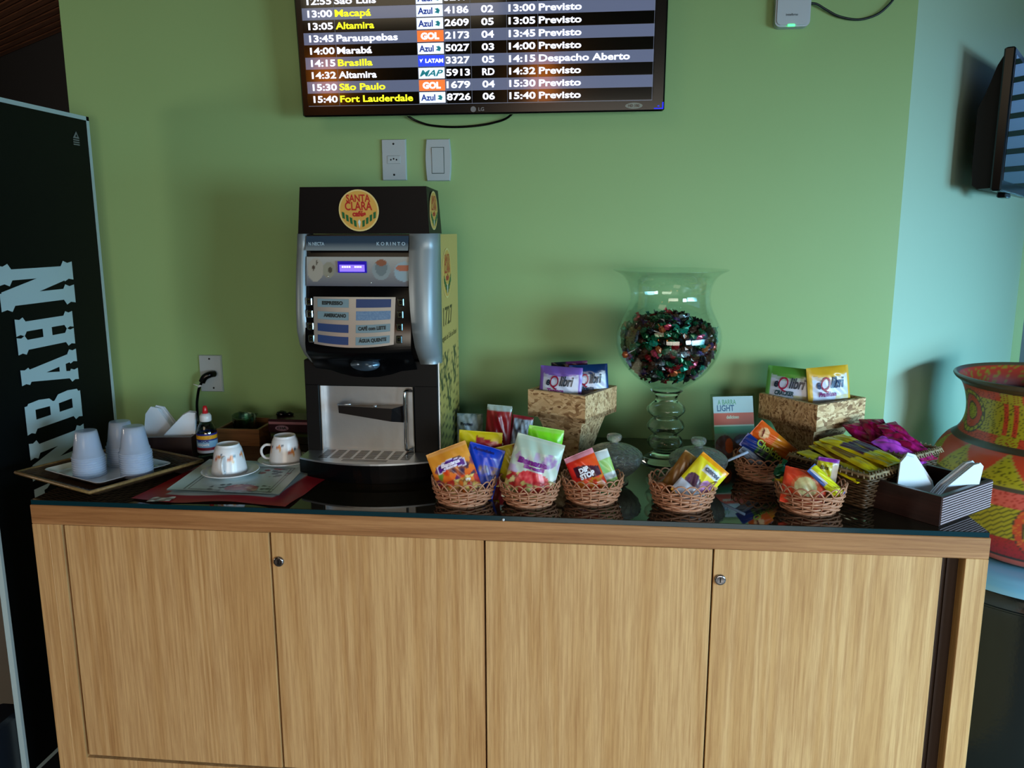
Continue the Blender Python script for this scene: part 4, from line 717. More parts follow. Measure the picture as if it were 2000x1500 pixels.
# ------------------------------------------------------------ chipboard stands
def stand(c, ang, side, z1, z0, label):
    t = thing('chipboard_stand', (c[0], c[1], H), label, 'display stand', 'chipboard stands holding cracker packs', rot=(0, 0, ang)); s2 = side / 2; w = 0.012
    zz1 = z1 - H; zz0 = z0 - H
    mb = MB()
    for a, b in (((-s2, -s2, zz0), (s2, -s2 + w, zz1)), ((-s2, s2 - w, zz0), (s2, s2, zz1)), ((-s2, -s2 + w, zz0), (-s2 + w, s2 - w, zz1)), ((s2 - w, -s2 + w, zz0), (s2, s2 - w, zz1)), ((-s2, -s2, zz0 - 0.0), (s2, s2, zz0 + w))): mb.box(a, b)
    mb.build('tray_box', OSB, t, world=False)
    a = s2 * 0.80; b = s2 * 0.42; mb = MB(); P = []; L = 7
    for k in range(L + 1):
        f = k / L; r = a + (b - a) * (f ** 0.8); z = zz0 * (1 - f); P += [(-r, -r, z), (r, -r, z), (r, r, z), (-r, r, z)]
    F = [(k * 4 + (i + 1) % 4, k * 4 + i, k * 4 + 4 + i, k * 4 + 4 + (i + 1) % 4) for k in range(L) for i in range(4)] + [(0, 1, 2, 3), (L * 4 + 3, L * 4 + 2, L * 4 + 1, L * 4)]
    mb.add(P, F); mb.build('tapered_pedestal', OSB, t, world=False)
stand((-0.0595, 2.094), radians(-28.3), 0.170, 1.100, 1.030, 'square chipboard stand on a tapered foot, left of the glass candy jar'); 
stand((0.568, 2.170), radians(-53.1) + pi / 2, 0.188, 1.076, 1.008, 'larger chipboard stand right of the candy jar, beside the card holder')

# ------------------------------------------------------------ candy jar
JC = (0.182, 2.08)
jar = thing('candy_jar', (JC[0], JC[1], H), 'tall clear glass footed jar with flared rim full of wrapped sweets', 'jar')
bowl = [(0.012, 1.098), (0.034, 1.101), (0.060, 1.118), (0.090, 1.142), (0.115, 1.172), (0.129, 1.205), (0.1325, 1.235), (0.128, 1.262), (0.115, 1.290), (0.104, 1.315), (0.0995, 1.34), (0.104, 1.368), (0.118, 1.392), (0.143, 1.406)]
def cm_spline(pts, n=4): return [(p.x, p.y) for p in smoothp([(a, b, 0) for a, b in pts], n)]
bo = cm_spline(bowl); bi = [(max(r - 0.0028, 0.001), z + (0.004 if i < 10 else 0.0005)) for i, (r, z) in enumerate(bo)][::-1]
mb = MB(); mb.lathe(bo + [(0.1435, 1.4075)] + bi + [(0.0, 1.102)], 64, c=JC, close=False); mb.build('bowl', THIN, jar)
stem = [(0.0, H), (0.060, H), (0.061, H + 0.004), (0.050, H + 0.012), (0.030, 0.936), (0.030, 0.946), (0.043, 0.954), (0.046, 0.966), (0.040, 0.977), (0.031, 0.983), (0.036, 0.990), (0.047, 1.001), (0.048, 1.010), (0.040, 1.022), (0.031, 1.027), (0.038, 1.034), (0.049, 1.046), (0.048, 1.056), (0.038, 1.066), (0.029, 1.072), (0.028, 1.082), (0.034, 1.092), (0.042, 1.1005), (0.0, 1.1005)]
ins_ = [(r - 0.005, z) for r, z in cm_spline(stem[4:-2], 3)][::-1]
mb = MB(); mb.lathe([(0, H), (0.060, H)] + cm_spline(stem[2:-1], 3) + [(0.03, 1.1003)] + ins_ + [(0.0, 0.936)], 48, c=JC, close=False); mb.build('stem', M('stem_glass', (252, 255, 254), 0.0, trans=1.0, ior=1.35), jar)
def rbowl(z):
    for i in range(len(bo) - 1):
        if bo[i][1] <= z <= bo[i + 1][1]: f = (z - bo[i][1]) / max(1e-6, bo[i + 1][1] - bo[i][1]); return bo[i][0] + f * (bo[i + 1][0] - bo[i][0])
    return 0.0
def ztop(x, y): r = math.hypot(x, y); return 1.300 - 1.6 * r * r - 0.12 * r + 0.006 * sin(x * 60) * cos(y * 50) - 0.07 * max(0, x) 
def candy_mb(L=0.0112, r=0.0082):
    mb = MB(); n = 6; prof = [(-1.75, 0.62), (-1.4, 0.5), (-1.05, 0.25), (-0.8, 0.85), (0, 1.12), (0.8, 0.85), (1.05, 0.25), (1.4, 0.5), (1.75, 0.62)]
    P = []; fl = [0.25, 0.35, 1, 1, 1, 1, 1, 0.35, 0.25]
    for (x, k), q in zip(prof, fl):
        for i in range(n): a = 2 * pi * i / n + x * 0.4; P.append((x * L, r * k * cos(a) * (1.1 if q < 1 else 1), r * k * sin(a) * q))
    F = [(j * n + i, (j + 1) * n + i, (j + 1) * n + (i + 1) % n, j * n + (i + 1) % n) for j in range(8) for i in range(n)] + [tuple(range(n)), tuple(8 * n + i for i in range(n - 1, -1, -1))]
    return mb.add(P, F, 0, False)
cols = [('green', (14, 84, 54)), ('dark red', (130, 20, 30)), ('black', (16, 14, 20)), ('teal', (20, 130, 110)), ('brown', (70, 44, 34)), ('purple', (56, 34, 96)), ('copper', (160, 84, 44)), ('silver', (120, 130, 140)), ('pink', (176, 50, 80))]
cm_ = []
for nme, rgb in cols:
    me_o = candy_mb(); m = M('wrapper_' + nme.replace(' ', '_'), rgb, 0.2, 0.35, spec=0.7); cm_.append((nme, m))
wts = [6, 1.5, 8, 3, 4, 2, 0.8, 1.2, 0.8]
spots = []
def ok(p, dmin): return all((p - q).length > dmin for q in spots)
tries = 0
random.seed(11)
while len(spots) < 290 and tries < 60000:
    tries += 1; mode = random.random()
    if mode < 0.72:   # against the glass, towards the viewer's side first
        z = random.uniform(1.138, 1.265); a = random.uniform(-pi * 1.06, pi * 0.06) if random.random() < 0.85 else random.uniform(0, 2 * pi); r = rbowl(z - 0.004) - 0.0175
        if r <= 0: continue
        p = Vector((r * cos(a), r * sin(a), z))
        if z > ztop(p.x, p.y): continue
    else:
        a = random.uniform(0, 2 * pi); r = 0.105 * math.sqrt(random.random()); p = Vector((r * cos(a), r * sin(a), 0)); p.z = ztop(p.x, p.y) - 0.002
        if r > rbowl(p.z) - 0.018: continue
    if ok(p, 0.0152 if tries < 30000 else 0.0128): spots.append(p)
tm_ = {}
for i, p in enumerate(spots):
    j = random.choices(range(len(cm_)), wts)[0]; nme, m = cm_[j]
    if j not in tm_: tm_[j] = candy_mb().build('wrapped_sweet', m); o = tm_[j]
    else: o = tm_[j].copy(); COL.objects.link(o)
    o.location = (JC[0] + p.x, JC[1] + p.y, p.z)
    # long axis roughly tangent to the glass
    a = math.atan2(p.y, p.x) + pi / 2; o.rotation_euler = (random.uniform(-3, 3), random.uniform(-0.9, 0.9), a + random.uniform(-0.5, 0.5)); k_ = random.uniform(0.8, 1.0); o.scale = (k_,) * 3
    pos_ = ('near the top' if p.z > ztop(p.x, p.y) - 0.03 else 'low down' if p.z < 1.175 else 'halfway up') + (' at the left' if p.x < -0.035 else ' at the right' if p.x > 0.035 else ' in the middle') + (' front' if p.y < 0 else ' back')
    tag(o, nme + ' foil-wrapped sweet ' + pos_ + ' of the jar heap', 'sweet', nme + ' sweets ' + pos_ + ' of the jar heap')
mb = MB(); src = candy_mb()
core = 0
for i in range(900):
    z = random.uniform(1.138, 1.285); a = random.uniform(0, 2 * pi); R_ = rbowl(z) - 0.030
    if R_ <= 0: continue
    r = R_ * math.sqrt(random.random()); x, y = r * cos(a), r * sin(a)
    if z > ztop(x, y) - 0.014: continue
    T = Matrix.Translation((JC[0] + x, JC[1] + y, z)) @ Matrix.Rotation(random.uniform(0, 6), 4, 'Z') @ Matrix.Rotation(random.uniform(-1, 1), 4, 'Y')
    mb.add([T @ Vector(q) for q in src.v], src.f, random.choice((0, 0, 1, 2, 2, 3))); core += 1
tag(mb.build('wrapped_sweets_heap', [cm_[2][1], cm_[0][1], cm_[4][1], cm_[1][1]]), 'inner mass of wrapped sweets filling the glass jar', 'sweets', kind='stuff')
STK = M('paper_stick', (216, 220, 226), 0.6)
for i, (a, b, col_) in enumerate((((0.125, 1.986, 1.268), (0.190, 1.990, 1.248), 'red'), ((0.215, 1.985, 1.185), (0.185, 1.975, 1.205), 'dark'), ((0.095, 2.005, 1.215), (0.072, 2.02, 1.20), 'amber'))):
    a = Vector(a); b = Vector(b)
    t = thing('lollipop', a, ('long', 'short slanted', 'small amber')[i] + ' lollipop with a white paper stick inside the candy jar, ' + ('highest of the three', 'lowest right', 'at the left')[i], 'lollipop')
    mb = MB(); mb.tube([a, b], 0.0013, 6); mb.build('stick', STK, t)
    mb = MB(); mb.lathe([(0.0001, -0.009), (0.006, -0.007), (0.009, 0), (0.006, 0.007), (0.0001, 0.009)], 12, T=Matrix.Translation(b)); mb.build('head', cm_[1][1] if i < 2 else cm_[6][1], t)

# ------------------------------------------------------------ cut-glass bowls
def crystal(c, label, s=1.0):
    t = thing('lidded_crystal_bowl', (c[0], c[1], H), label, 'glass bowl', 'cut crystal bowls with lids')
    def fac(prof, n, amp, z0=0): 
        mb = MB(); P = []; F = []
        for j, (r, z) in enumerate(prof):
            for i in range(n): a = 2 * pi * i / n; k = 1 + amp * (1 if (i + j) % 2 else -1) * (1 if r > 0.02 else 0); P.append((c[0] + r * s * k * cos(a), c[1] + r * s * k * sin(a), z))
        for j in range(len(prof) - 1):
            for i in range(n): F.append((j * n + i, j * n + (i + 1) % n, (j + 1) * n + (i + 1) % n, (j + 1) * n + i))
        return mb.add(P, F, 0, False)
    b = [(0.0001, H), (0.034, H), (0.036, H + 0.003), (0.024, H + 0.008), (0.03, H + 0.014), (0.046, H + 0.026), (0.060, H + 0.042), (0.066, H + 0.058), (0.067, H + 0.064), (0.062, H + 0.064), (0.055, H + 0.044), (0.040, H + 0.028), (0.02, H + 0.02), (0.0001, H + 0.019)]
    fac(b, 40, 0.025).build('bowl', CRYST, t)
    z = H + 0.0645
    l = [(0.0001, z + 0.022), (0.02, z + 0.021), (0.040, z + 0.014), (0.056, z + 0.004), (0.062, z), (0.067, z), (0.066, z + 0.006), (0.058, z + 0.014), (0.042, z + 0.023), (0.022, z + 0.028), (0.010, z + 0.030), (0.009, z + 0.034), (0.016, z + 0.039), (0.018, z + 0.046), (0.016, z + 0.052), (0.008, z + 0.054), (0.0001, z + 0.054)]
    fac(l, 40, 0.02).build('lid', CRYST, t)
    return t
crystal((0.046, 1.884), 'cut crystal bowl with knobbed lid holding dark sweets, behind the third round basket'); crystal((0.241, 1.868), 'cut crystal bowl with knobbed lid holding coloured sweets, in front of the candy jar')
for (cx, cy), pal in (((0.046, 1.884), (2, 2, 4, 5)), ((0.241, 1.868), (0, 3, 7, 2, 6))):
    for i in range(14):
        j = random.choice(pal); a = i * 2.4; r = 0.034 * math.sqrt((i % 7 + 0.5) / 7); z = H + 0.034 + 0.012 * (i // 7)
        if j not in tm_: tm_[j] = candy_mb().build('wrapped_sweet', cm_[j][1]); o = tm_[j]
        else: o = tm_[j].copy(); COL.objects.link(o)
        o.location = (cx + r * cos(a), cy + r * sin(a), z); o.scale = (0.8,) * 3; o.rotation_euler = (a, 0.3 * sin(i), a * 2)
        wh = 'dark-filled crystal bowl' if cx < 0.1 else 'coloured crystal bowl'; o['label'] = cm_[j][0] + ' wrapped sweet inside the ' + wh + (' behind the third round basket' if cx < 0.1 else ' in front of the candy jar'); o['category'] = 'sweet'; o['group'] = cm_[j][0] + ' sweets in the ' + wh

# ------------------------------------------------------------ wicker
def round_basket(c, r, h, label, rot=0.0):
    t = thing('round_wicker_basket', (c[0], c[1], H), label, 'basket', 'small round willow baskets', rot=(0, 0, rot)); n = 20; rows = int(h / 0.0052)
    def R(z): return r * (0.80 + 0.20 * (z / h) ** 0.8)
    mb = MB(); st = 3
    for k in range(rows):
        z = 0.006 + k * 0.0052; pts = []; ph = (k % 2) * pi
        N = n * st * 2
        for i in range(N): a = 2 * pi * i / N; rr = R(z) + 0.0026 * sin(a * n / 2 + ph) ; pts.append((rr * cos(a), rr * sin(a), z + 0.0012 * sin(a * 7 + k * 1.7)))
        mb.tube(pts, 0.0024, 5, closed=True)
    tag(mb.build('woven_wall', WICK, t, world=False), kind='stuff')
    mb = MB()
    for i in range(n):
        a = 2 * pi * (i + 0.5) / n; mb.tube([(R(0) * cos(a) * 0.97, R(0) * sin(a) * 0.97, 0.002), (R(h * .5) * cos(a), R(h * .5) * sin(a), h * 0.5), (R(h) * cos(a), R(h) * sin(a), h)], 0.0019, 5)
    tag(mb.build('stake', WICK, t, world=False), kind='stuff')
    mb = MB()
    for i in range(n):
        a0 = 2 * pi * (i + 0.5) / n; a1 = a0 + 2 * pi * 2.0 / n; P = []
        for k in range(9):
            f = k / 8; a = a0 + (a1 - a0) * f; rr = R(h) + 0.003 * sin(pi * f) + random.uniform(-.0006, .0006); P.append((rr * cos(a), rr * sin(a), h - 0.003 + 0.019 * sin(pi * f)))
        mb.tube(P, 0.0017, 5)
    tag(mb.build('looped_rim', WICK, t, world=False), kind='stuff')
    mb = MB(); mb.lathe([(0.0, 0.004), (R(0) * 0.98, 0.004), (R(0), 0.0), (0.0, 0.0)], 24); mb.build('base', WICK, t, world=False)
    return t
for c, r, h, lb in (((-0.289, 1.716), 0.068, 0.040, 'leftmost small round willow basket, holding the orange bag'), ((-0.142, 1.722), 0.065, 0.038, 'second small round willow basket, holding the pale grey-green bag'),
                    ((-0.004, 1.752), 0.066, 0.042, 'third small round willow basket, holding the small red bag'), ((0.193, 1.735), 0.071, 0.046, 'small round willow basket holding the yellow biscuit bag'),
                    ((0.404, 1.962), 0.063, 0.042, 'small round willow basket holding wafer bars, set back by the card holder'), ((0.464, 1.738), 0.071, 0.046, 'small round willow basket holding the red cracker packet')):
    round_basket(c, r, h, lb, random.uniform(0, 1))
def rect_basket(c, ang, L, Wd, h, label):
    t = thing('rectangular_wicker_basket', (c[0], c[1], H), label, 'basket', 'rectangular rattan baskets', rot=(0, 0, ang))
    def path(k, off, zf, N=96):
        P = []
        for i in range(N):
            s_ = i / N * 4; q = int(s_); f = s_ - q; a, b = L / 2 * k + off, Wd / 2 * k + off
            x, y = [(-a + 2 * a * f, -b), (a, -b + 2 * b * f), (a - 2 * a * f, b), (-a, b - 2 * b * f)][q]
            wv = 0.0022 * sin(i * pi / 2.0 + zf * pi); nx, ny = [(0, -1), (1, 0), (0, 1), (-1, 0)][q]; P.append((x + nx * wv, y + ny * wv))
        return P
    mb = MB(); rows = int(h / 0.0058)
    for k in range(rows):
        z = 0.004 + k * 0.0058; mb.tube([(x, y, z) for x, y in path(0.88 + 0.12 * z / h, 0, k)], 0.0027, 5, closed=True)
    tag(mb.build('woven_wall', WICKD, t, world=False), kind='stuff')
    mb = MB()
    for j in range(2): mb.tube([(x, y, h + 0.003) for x, y in path(1.0, 0.002 - 0.005 * j, j)], 0.0034, 6, closed=True)
    P = path(1.0, 0.0, 0, 120)
    for i in range(0, 120, 2):
        x, y = P[i]; n2 = Vector((x, y, 0)).normalized() * 0.008; mb.tube([(x - n2.x, y - n2.y, h - 0.002), (x, y, h + 0.009), (x + n2.x, y + n2.y, h - 0.004)], 0.0019, 5)
    tag(mb.build('wrapped_rim', M('pale_rattan', (164, 146, 112), 0.5, noise=(60, (96, 76, 52))), t, world=False), kind='stuff')
    mb = MB(); mb.box((-L * .43, -Wd * .43, 0), (L * .43, Wd * .43, 0.004)); mb.build('base', WICKD, t, world=False)
    return t
RA = radians(-50)
rect_basket((0.578, 1.852), RA, 0.20, 0.165, 0.076, 'dark rectangular rattan basket full of yellow chocolate bars'); rect_basket((0.712, 2.000), RA, 0.18, 0.135, 0.074, 'rattan basket behind the yellow bars, holding magenta packs')
YB_ = [(0.528, 1.812, 0.986, 36), (0.554, 1.836, 0.993, 32), (0.580, 1.858, 0.999, 40), (0.607, 1.880, 1.004, 34), (0.630, 1.896, 1.005, 42), (0.566, 1.836, 1.004, 28), (0.592, 1.852, 1.010, 44)]
nmz = ('far-left', 'second from the left', 'middle', 'fourth from the left, purple-lettered', 'far-right', 'front slanted', 'front right slanted')
for i, (x, y, z, a) in enumerate(YB_):
    def fy(u, v, i=i):
        if abs(v - 0.55) < 0.17 and 0.15 < u < 0.9: return mixc(L_(66, 26, 84), L_(96, 60, 30), cell(u, v, 6, i)[0]) if i % 2 == 0 or i == 3 else L_(120, 84, 26)
        if v < 0.1 or v > 0.9: return L_(210, 196, 20)
        return mixc(L_(226, 212, 20), L_(150, 120, 14), cell(u, v, 4, i)[0] * 1.2)
    o = packet('chocolate_bar', nmz[i] + ' yellow chocolate bar lying in the dark rattan basket', 'chocolate bar', (x, y, z), 0.042, 0.166, (0, 0, 0), fy, (190, 170, 30), T=0.007, wr=0.0014, seed=40 + i, texts=((('Moça', 0.2, 0.5, 0.5, 0.1, (210, 190, 220), 0.003, 0.2, 90),) if i in (0, 3) else ()), nu=18, nv=34)
    o.rotation_euler = (Matrix.Rotation(radians(a - 0), 3, 'Z') @ Matrix.Rotation(radians(-80), 3, 'X') @ Matrix.Rotation(radians(4 * sin(i * 2)), 3, 'Y')).to_euler()
for i, (x, y, z, a, b) in enumerate(((0.672, 2.035, 0.995, 30, -62), (0.702, 2.030, 1.004, 15, -58), (0.742, 2.000, 1.004, 25, -60), (0.752, 1.975, 0.994, 45, -68), (0.715, 1.940, 0.987, 40, -66))):
    def fm(u, v, i=i): d2, q = cell(u, v, 8, i + 3); return mixc(L_(150, 16, 66) if q < 0.5 else L_(176, 26, 110), L_(40, 10, 30), d2 * 1.3) if i != 4 else mixc(L_(190, 70, 190), L_(90, 20, 110), d2)
    o = packet('chocolate_pack', ('rear-left', 'top middle', 'top right', 'rightmost', 'front bright purple')[i] + ' magenta foil pack heaped in the basket behind the yellow bars', 'chocolate pack', (x, y, z), 0.066, 0.115, (0, 0, 0), fm, (120, 16, 60), T=0.012, wr=0.004, seed=60 + i)
    o.rotation_euler = (Matrix.Rotation(radians(a), 3, 'Z') @ Matrix.Rotation(radians(b), 3, 'X') @ Matrix.Rotation(radians(20 * sin(i * 3)), 3, 'Y')).to_euler()
# lone sweets and straw
def lone(nm, lab, loc, j, s=1.5, rot=(0, 0, 0), m=None):
    o = candy_mb().build(nm, m or cm_[j][1]); o.location = loc; o.scale = (s,) * 3; o.rotation_euler = rot; tag(o, lab, 'sweet'); return o
lone('twisted_sweet', 'green twisted-wrapper sweet leaning up at the left back of the right-hand round basket', (0.405, 1.765, 0.985), 0, 1.4, (0.3, -1.1, 0.4))
lone('twisted_sweet', 'yellow and gold twisted sweet beside the green one in the right-hand round basket', (0.412, 1.735, 0.972), 6, 1.2, (0.3, 0.1, 0.2), M('gold_wrapper', (206, 170, 20), 0.3, 0.3))
lone('twisted_sweet', 'white-wrapped sweet behind the red cracker packet', (0.440, 1.765, 0.975), 7, 1.2, (0.2, 0.3, 0.6), M('white_wrapper', (196, 190, 196), 0.3))
lone('twisted_sweet', 'brown and gold sweet at the left inside the basket of the yellow biscuit bag', (0.146, 1.725, 0.950), 6, 1.6, (0.2, 0.5, 1.0))
mb = MB(); mb.tube([(0.276, 1.898, 0.948), (0.361, 1.902, 0.989)], 0.0032, 8); tag(mb.build('paper_straw', M('straw_white', (176, 196, 226), 0.4)), 'white straw sticking out of the basket towards the crystal bowl', 'straw')

# ------------------------------------------------------------ card holder
t = thing('card_holder', (0.366, 2.09, H), 'clear acrylic stand holding a menu card with a white and red header', 'card holder')
ry = radians(12); CT = Matrix.Translation((0.366, 2.085, H)) @ Matrix.Rotation(ry, 4, 'Z') @ Matrix.Rotation(radians(-15), 4, 'X')
mb = MB(); mb.box((-0.060, -0.003, 0.0), (0.060, -0.001, 0.178), T=CT); mb.box((-0.060, 0.001, 0.0), (0.060, 0.003, 0.178), T=CT); mb.box((-0.060, -0.02, 0.0), (0.060, 0.05, 0.003), T=CT); mb.build('acrylic_sleeve', ACRY, t)
def cardc(u, v):
    if v > 0.74: return L_(186, 202, 214)
    if v > 0.55: return L_(206, 84, 66)
    if v > 0.53: return L_(190, 200, 180)
    if v > 0.42: return mixc(L_(60, 140, 96), L_(90, 150, 130), u)
    if ell(u, v, 0.35, 0.22, 0.10, 0.12): return L_(214, 90, 30)
    if ell(u, v, 0.25, 0.2, 0.25, 0.19) or ell(u, v, 0.68, 0.2, 0.28, 0.2): return mixc(L_(70, 40, 36), L_(120, 100, 110), cell(u, v, 9)[0] * 0.9)
    return L_(96, 130, 104)
mb = MB(); mb.grid(lambda a, b: CT @ Vector((-0.054 + 0.108 * a, -0.0006, 0.006 + 0.165 * b)), 60, 90, col=cardc); mb.box((-0.054, 0.0, 0.006), (0.054, 0.0006, 0.171), T=CT); cd = mb.build('menu_card', PRINTM, t)
mb = MB(); CX = CT @ Matrix.Rotation(pi / 2, 4, 'X')
add_text(mb, 'A BARRA', 0.018, CX @ Matrix.Translation((-0.042, 0.150, 0.0007)), 0.05, bold=0.0004); add_text(mb, 'LIGHT', 0.022, CX @ Matrix.Translation((-0.044, 0.133, 0.0007)), 0.046, mi=1, bold=0.0006); add_text(mb, 'delicioso', 0.012, CX @ Matrix.Translation((-0.02, 0.113, 0.0007)), 0.034, mi=2, bold=0.0005)
mb.build('card_lettering', [M('teal_ink', (110, 160, 130), 0.5), M('blue_ink', (60, 96, 140), 0.5), M('cream_ink', (210, 200, 180), 0.5)], cd)

# ------------------------------------------------------------ napkin boxes and napkins
def napbox(c, ang, L, Wd, h, mat, label, slats=False):
    t = thing('napkin_box', (c[0], c[1], H), label, 'napkin box', rot=(0, 0, ang)); w = 0.009; mb = MB()
    for a, b in (((-L / 2, -Wd / 2, 0), (L / 2, -Wd / 2 + w, h)), ((-L / 2, Wd / 2 - w, 0), (L / 2, Wd / 2, h)), ((-L / 2, -Wd / 2 + w, 0), (-L / 2 + w, Wd / 2 - w, h)), ((L / 2 - w, -Wd / 2 + w, 0), (L / 2, Wd / 2 - w, h)), ((-L / 2 + w, -Wd / 2 + w, 0), (L / 2 - w, Wd / 2 - w, 0.006))): mb.box(a, b)
    mb.build('tray', mat, t, world=False)
    if slats:
        mb = MB(); n = 9
        for k in range(n): mb.box((L / 2, -Wd / 2 + 0.001, 0.003 + k * (h - 0.004) / n), (L / 2 + 0.0015, Wd / 2 - 0.001, 0.003 + (k + 0.55) * (h - 0.004) / n))
        tag(mb.build('ribbed_end', M('worn_wood', (150, 130, 134), 0.5), t, world=False), kind='stuff')
    return t
def napkins(c, ang, bundles, where, grp):
    T0 = Matrix.Translation((c[0], c[1], 0)) @ Matrix.Rotation(ang, 4, 'Z')
    for bi_, (poly, y0, dy, dx, n) in enumerate(bundles):
        for k in range(n):
            mb = MB(); T = T0 @ Matrix.Translation((dx * k, y0 + dy * k, 0.002 * sin(k * 2.1))) @ Matrix.Rotation(pi / 2, 4, 'X')
            mb.prism(poly, 0.0022, T=T); mb.prism([(x * 0.985 + poly[0][0] * 0.015, z - 0.0006) for x, z in poly], 0.0016, T=T @ Matrix.Translation((0, 0, 0.0024)))
            o = mb.build('paper_napkin', NAP); tag(o, ('front', 'second', 'middle', 'fourth', 'rear')[n - 1 - k] + ' white folded paper napkin in the %s bundle of the %s' % (('left-leaning', 'right-leaning')[bi_], where), 'napkin', '%s napkins, %s' % (('left-leaning', 'right-leaning')[bi_], grp))
# right box: long side (front to right) runs up to the right; its dark face is the short one
RB = (0.7265, 1.767); bang = math.atan2(0.64, 0.77) - pi / 2
napbox(RB, radians(-50), 0.150, 0.205, 0.063, DKWOOD, 'dark wooden napkin box with ribbed end at the right edge of the glass top', False)
tR = [o for o in bpy.data.objects if o.name.startswith('napkin_box')][-1]
mb = MB()
for k in range(11): mb.box((0.0755, -0.1, 0.004 + k * 0.0053), (0.0772, 0.1, 0.0068 + k * 0.0053))
o = mb.build('ribbed_side', M('worn_wood', (158, 140, 146), 0.5), tR, world=False); tag(o, kind='stuff')
NPA = radians(-18)
napkins((0.728, 1.770), radians(10), [([(-0.068, 0.925), (0.022, 0.925), (0.010, 0.965), (-0.035, 1.025), (-0.052, 1.030), (-0.064, 1.015)], 0.018, -0.0062, -0.0045, 5), ([(-0.035, 0.925), (0.062, 0.925), (0.074, 1.012), (0.066, 1.020), (0.052, 1.016), (0.0, 0.972)], -0.018, -0.0058, 0.0018, 5)], 'right-hand napkin box', 'right-hand box')
LB = (-1.153, 2.043)
napbox(LB, radians(8), 0.165, 0.150, 0.058, DKWOOD, 'dark wooden napkin box in the left back corner, behind the plastic cups')
napkins((-1.150, 2.050), radians(4), [([(-0.076, 0.925), (0.035, 0.925), (0.030, 0.945), (-0.028, 1.030), (-0.046, 1.034), (-0.062, 1.014)], 0.025, -0.006, -0.002, 5), ([(-0.04, 0.925), (0.070, 0.925), (0.077, 1.026), (0.060, 1.028), (0.044, 1.020), (-0.03, 0.948)], -0.015, -0.006, 0.002, 5)], 'left-hand napkin box', 'left-hand box')

# ------------------------------------------------------------ left group
TA = radians(-25); TC = (-1.178, 1.805)
t = thing('wicker_tray', (TC[0], TC[1], H), 'square dark wicker tray under the stacks of plastic cups at the left end', 'tray', rot=(0, 0, TA))
mb = MB(); s0, s1 = 0.098, 0.146
def trayf(k, z, N=84):
    P = []
    for i in range(N):
        s_ = i / N * 4; q = int(s_); f = s_ - q; a = k; x, y = [(-a + 2 * a * f, -a), (a, -a + 2 * a * f), (a - 2 * a * f, a), (-a, a - 2 * a * f)][q]; nx, ny = [(0, -1), (1, 0), (0, 1), (-1, 0)][q]; wv = 0.0018 * sin(i * pi / 1.5 + z * 900); P.append((x + nx * wv, y + ny * wv, z))
    return P
for k in range(10): f = k / 9; mb.tube(trayf(s0 + (s1 - s0) * f, 0.003 + 0.021 * f), 0.0034, 5, closed=True)
tag(mb.build('woven_side', WICKD, t, world=False), kind='stuff')
mb = MB(); mb.box((-s0, -s0, 0), (s0, s0, 0.004)); mb.build('base', WICKD, t, world=False)
mb = MB(); mb.tube([(a * s1 * 1.02, b * s1 * 1.02, 0.026) for a, b in ((-1, -1), (-0.5, -1), (0, -1), (0.5, -1), (1, -1), (1, -0.5), (1, 0), (1, 0.5), (1, 1), (0.5, 1), (0, 1), (-0.5, 1), (-1, 1), (-1, 0.5), (-1, 0), (-1, -0.5))], 0.0042, 6, closed=True); mb.build('rim', M('gold_rattan', (150, 124, 76), 0.4, noise=(120, (80, 60, 36))), t, world=False)
t = thing('white_tray', (TC[0] - 0.01, TC[1] + 0.004, H + 0.0125), 'white rectangular serving tray inside the wicker tray, under the plastic cups', 'tray', rot=(0, 0, TA))
mb = MB(); a, b = 0.112, 0.098; V = []
for k, z in ((0.80, 0.004), (0.84, 0.0045), (1.0, 0.0135), (1.01, 0.0125), (0.84, 0.0), (0.80, -0.001)):
    for p in rrect(-a * k, -b * k, a * k, b * k, 0.014 * k, 4): V.append((p[0], p[1], z))
n = 20; n = len(V) // 6; F = [(l * n + i, l * n + (i + 1) % n, (l + 1) * n + (i + 1) % n, (l + 1) * n + i)[::-1] for l in range(5) for i in range(n)] + [tuple(range(n)), tuple(5 * n + i for i in range(n - 1, -1, -1))]
mb.add(V, F); mb.build('dish', PORC, t, world=False)
ORD = ['first', 'second', 'third', 'fourth', 'fifth', 'sixth', 'seventh', 'eighth', 'ninth', 'tenth', 'eleventh', 'twelfth']
# plastic cups, upside down, every cup a thing
CUPM = bpy.data.materials.new('translucent_plastic'); CUPM.use_nodes = True; nt = CUPM.node_tree; pb = nt.nodes['Principled BSDF']; pb.inputs['Base Color'].default_value = (*lin((226, 238, 252)), 1); pb.inputs['Roughness'].default_value = 0.12; pb.inputs['Coat Weight'].default_value = 1.0
tl = nt.nodes.new('ShaderNodeBsdfTranslucent'); tl.inputs[0].default_value = (*lin((200, 218, 240)), 1); tr = nt.nodes.new('ShaderNodeBsdfTransparent'); m1 = nt.nodes.new('ShaderNodeMixShader'); m2 = nt.nodes.new('ShaderNodeMixShader'); m1.inputs[0].default_value = 0.5; m2.inputs[0].default_value = 0.32
nt.links.new(pb.outputs[0], m1.inputs[1]); nt.links.new(tl.outputs[0], m1.inputs[2]); nt.links.new(m1.outputs[0], m2.inputs[1]); nt.links.new(tr.outputs[0], m2.inputs[2]); nt.links.new(m2.outputs[0], nt.nodes['Material Output'].inputs[0])
mb = MB(); mb.lathe([(0.0372, 0.0), (0.0374, 0.0012), (0.0370, 0.0024), (0.0344, 0.0028), (0.0335, 0.012), (0.0320, 0.013), (0.0248, 0.060), (0.0235, 0.0635), (0.0215, 0.064), (0.0, 0.0632)], 32); cup0 = None; zb = H + 0.0178
